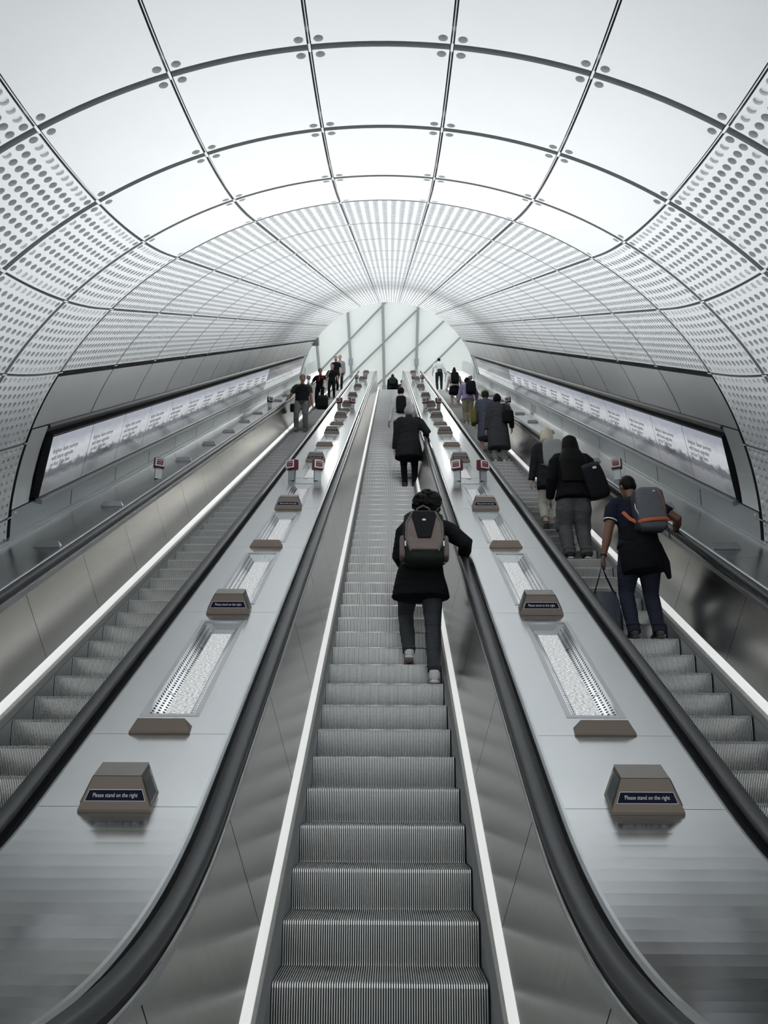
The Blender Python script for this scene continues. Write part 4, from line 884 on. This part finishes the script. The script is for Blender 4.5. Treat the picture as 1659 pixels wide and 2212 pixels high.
y, z = step_at(1, 68); p = person('woman in a white top and short black skirt on the right-hand escalator', (2.51, y, z), 0, 1.72, SKIN_L, ('bun', HAIRM['brown_hair']), ('tee', CLOTH['white_shirt'], .90, 1.05), ('skirt', CLOTH['black_cloth'], .62, 1.1), (SHOE_W, SHOE_W), vox=.015, build=1.05, hands=[(-.31, .02, .80), (.30, .15, .85)])
on_back(p, 'black backpack on the woman in the short black skirt', 'backpack', .31, .46, .16, 'bag_black')
y, z = STEP.off(42.05, 0); p = person('man in a white shirt and dark trousers stepping off the right-hand escalator', (2.50, y+.1, z), 0, 1.84, SKIN_M, ('short', HAIRM['black_hair']), ('shirt', CLOTH['white_shirt'], .93, 1.0), ('trousers', CLOTH['dark_slate'], .07, 1.0), (SHOE_B, SHOE_D), vox=.016, hands=[(-.33, .0, .95), (.31, .0, .90)])
r = empty('waist_bag', world_of(p, p['ch'](.0, .02, -.17))); tag(r, 'dark waist bag on the man in white at the head of the right-hand escalator', 'bag'); mb = MB(); rbox(mb, (0, 0, 0), (.24, .10, .20), n=3); mb.build('bag_body', BAGM['bag_slate'], r, True)
mb = MB(); tube(mb, [(-.11, .02, .06), (-.17, .14, .08), (0, .26, .08), (.17, .14, .08), (.11, .02, .06)], [(.015, .006)]*5, (0, 0, 1), 8); mb.build('waist_strap', BAGM['bag_slate'], r, True)
# left-hand escalator, people coming down ---------------------------------------------------------
y, z = step_at(-1, 49); p = person('man in a dark quilted vest and grey trousers coming down the left escalator', (-2.56, y, z), 180, 1.86, SKIN_M, ('short', HAIRM['brown_hair']), ('tee', CLOTH['olive_grey'], .90, 1.05), ('trousers', CLOTH['grey_trouser'], .07, 1.12), (SHOE_D, SHOE_W), build=1.12, hands=[(-.33, -.02, .84), (.42, .12, 1.02)], vox=.012, face=True, lean=2, feet=[(-.13, .04, 0), (.13, .08, 0)])
mb = MB(); ch = p['ch']; tube(mb, [ch(.02), ch(.16), ch(.33), ch(.43), ch(.49)], [(.205, .160), (.200, .155), (.215, .160), (.205, .138), (.13, .10)], (1, 0, 0), 20, .1); organic(mb, 'vest', CLOTH['dark_vest'], p['root'], .012)
r = empty('hand_bag', world_of(p, Vector((.265, .03, .93)))); tag(r, 'small black bag at the hip of the man in the dark vest', 'bag'); mb = MB(); rbox(mb, (0, 0, -.14), (.14, .10, .24), n=3); mb.build('bag_body', BAGM['bag_black'], r, True)
mb = MB(); tube(mb, [(-.05, 0, -.03), (-.06, .10, .12), (-.16, .16, .30), (-.30, .15, .46)], [(.012, .005)]*4, (0, 1, 0), 8); mb.build('shoulder_strap', BAGM['bag_black'], r, True)
y, z = step_at(-1, 67); p = person('woman in dark uniform with a red scarf coming down behind a suitcase', (-2.63, y, z), 180, 1.70, SKIN_M, ('bun', HAIRM['black_hair']), ('tee', CLOTH['black_cloth'], .88, 1.02), ('trousers', CLOTH['black_cloth'], .07, 1.0), (SHOE_B, SHOE_B), face=True, vox=.013, hands=[(-.16, .30, .86), (.40, .10, .98)])
mb = MB(); tube(mb, [p['nb']+Vector((-.06, .03, .03)), p['nb']+Vector((0, .10, -.03)), p['ch'](.36, .02, .14), p['ch'](.24, .05, .145)], [(.03, .02), (.035, .02), (.035, .012), (.045, .010)], (1, 0, 0), 10); mb.build('scarf', CLOTH['red_scarf'], p['root'], True)
mb = MB(); mb.box(tuple(p['ch'](.40, -.10, .135)), (.07, .01, .016)); mb.build('name_badge', M['white'], p['root'])
y, z = step_at(-1, 66); r = empty('suitcase', (-2.48, y, z)); tag(r, 'black wheeled suitcase standing upright before the woman with the red scarf', 'suitcase')
mb = MB(); rbox(mb, (0, 0, .33), (.42, .25, .54), n=5); mb.build('shell', BAGM['bag_green'], r, True)
mb = MB(); rbox(mb, (0, -.13, .30), (.34, .05, .36), n=5); mb.build('front_pocket', BAGM['bag_black'], r, True)
for s in (-1, 1):
    mb = MB(); mb.bar((s*.10, .08, .58), (s*.10, .08, .95), .010); mb.build('handle_tube', M['postgrey'], r)
    mb = MB(); mb.bar((s*.16-.015, 0, .03), (s*.16+.015, 0, .03), .03, 12); mb.build('wheel', M['black'], r)
mb = MB(); mb.bar((-.12, .08, .95), (.12, .08, .95), .016); mb.build('handle_grip', BAGM['bag_black'], r)
y, z = step_at(-1, 78); p = person('woman in black with bare arms standing behind the suitcase on the left escalator', (-2.48, y, z), 180, 1.68, SKIN_L, ('short', HAIRM['brown_hair']), ('tee', CLOTH['black_cloth'], .84, 1.0), ('trousers', CLOTH['black_cloth'], .10, .92), (SHOE_W, SHOE_W), face=True, vox=.014, hands=[(-.30, .0, .80), (.14, .18, 1.18)])
y, z = step_at(-1, 91); p = person('bearded man in a black T-shirt near the head of the left escalator', (-2.66, y, z), 180, 1.88, SKIN_L, ('short', HAIRM['black_hair']), ('tee', CLOTH['black_cloth'], .92, 1.05), ('trousers', CLOTH['black_cloth'], .07, 1.0), (SHOE_B, SHOE_D), face=True, vox=.015)
mb = MB(); ball(mb, p['hq']((0, .034, -.072)), (.056, .054, .046), p['hd']); mb.build('beard', HAIRM['brown_hair'], p['root'], True)
y, z = STEP.off(42.2, 0); p = person('man in a pale grey jacket at the very top of the left escalator', (-2.52, y, z), 180, 1.90, SKIN_L, ('short', HAIRM['brown_hair']), ('jacket', CLOTH['grey_jacket'], .86, 1.02), ('trousers', CLOTH['dark_slate'], .07, 1.0), (SHOE_B, SHOE_D), face=True, vox=.016)
# bake the organic surfaces into plain meshes
dg = bpy.context.evaluated_depsgraph_get(); baked = [(o, bpy.data.meshes.new_from_object(o.evaluated_get(dg))) for o in REMESH]
for o, me in baked:
    o.modifiers.clear(); old = o.data; o.data = me; me.polygons.foreach_set('use_smooth', [True]*len(me.polygons))
    if not me.materials and old.materials: me.materials.append(old.materials[0])
    bpy.data.meshes.remove(old)
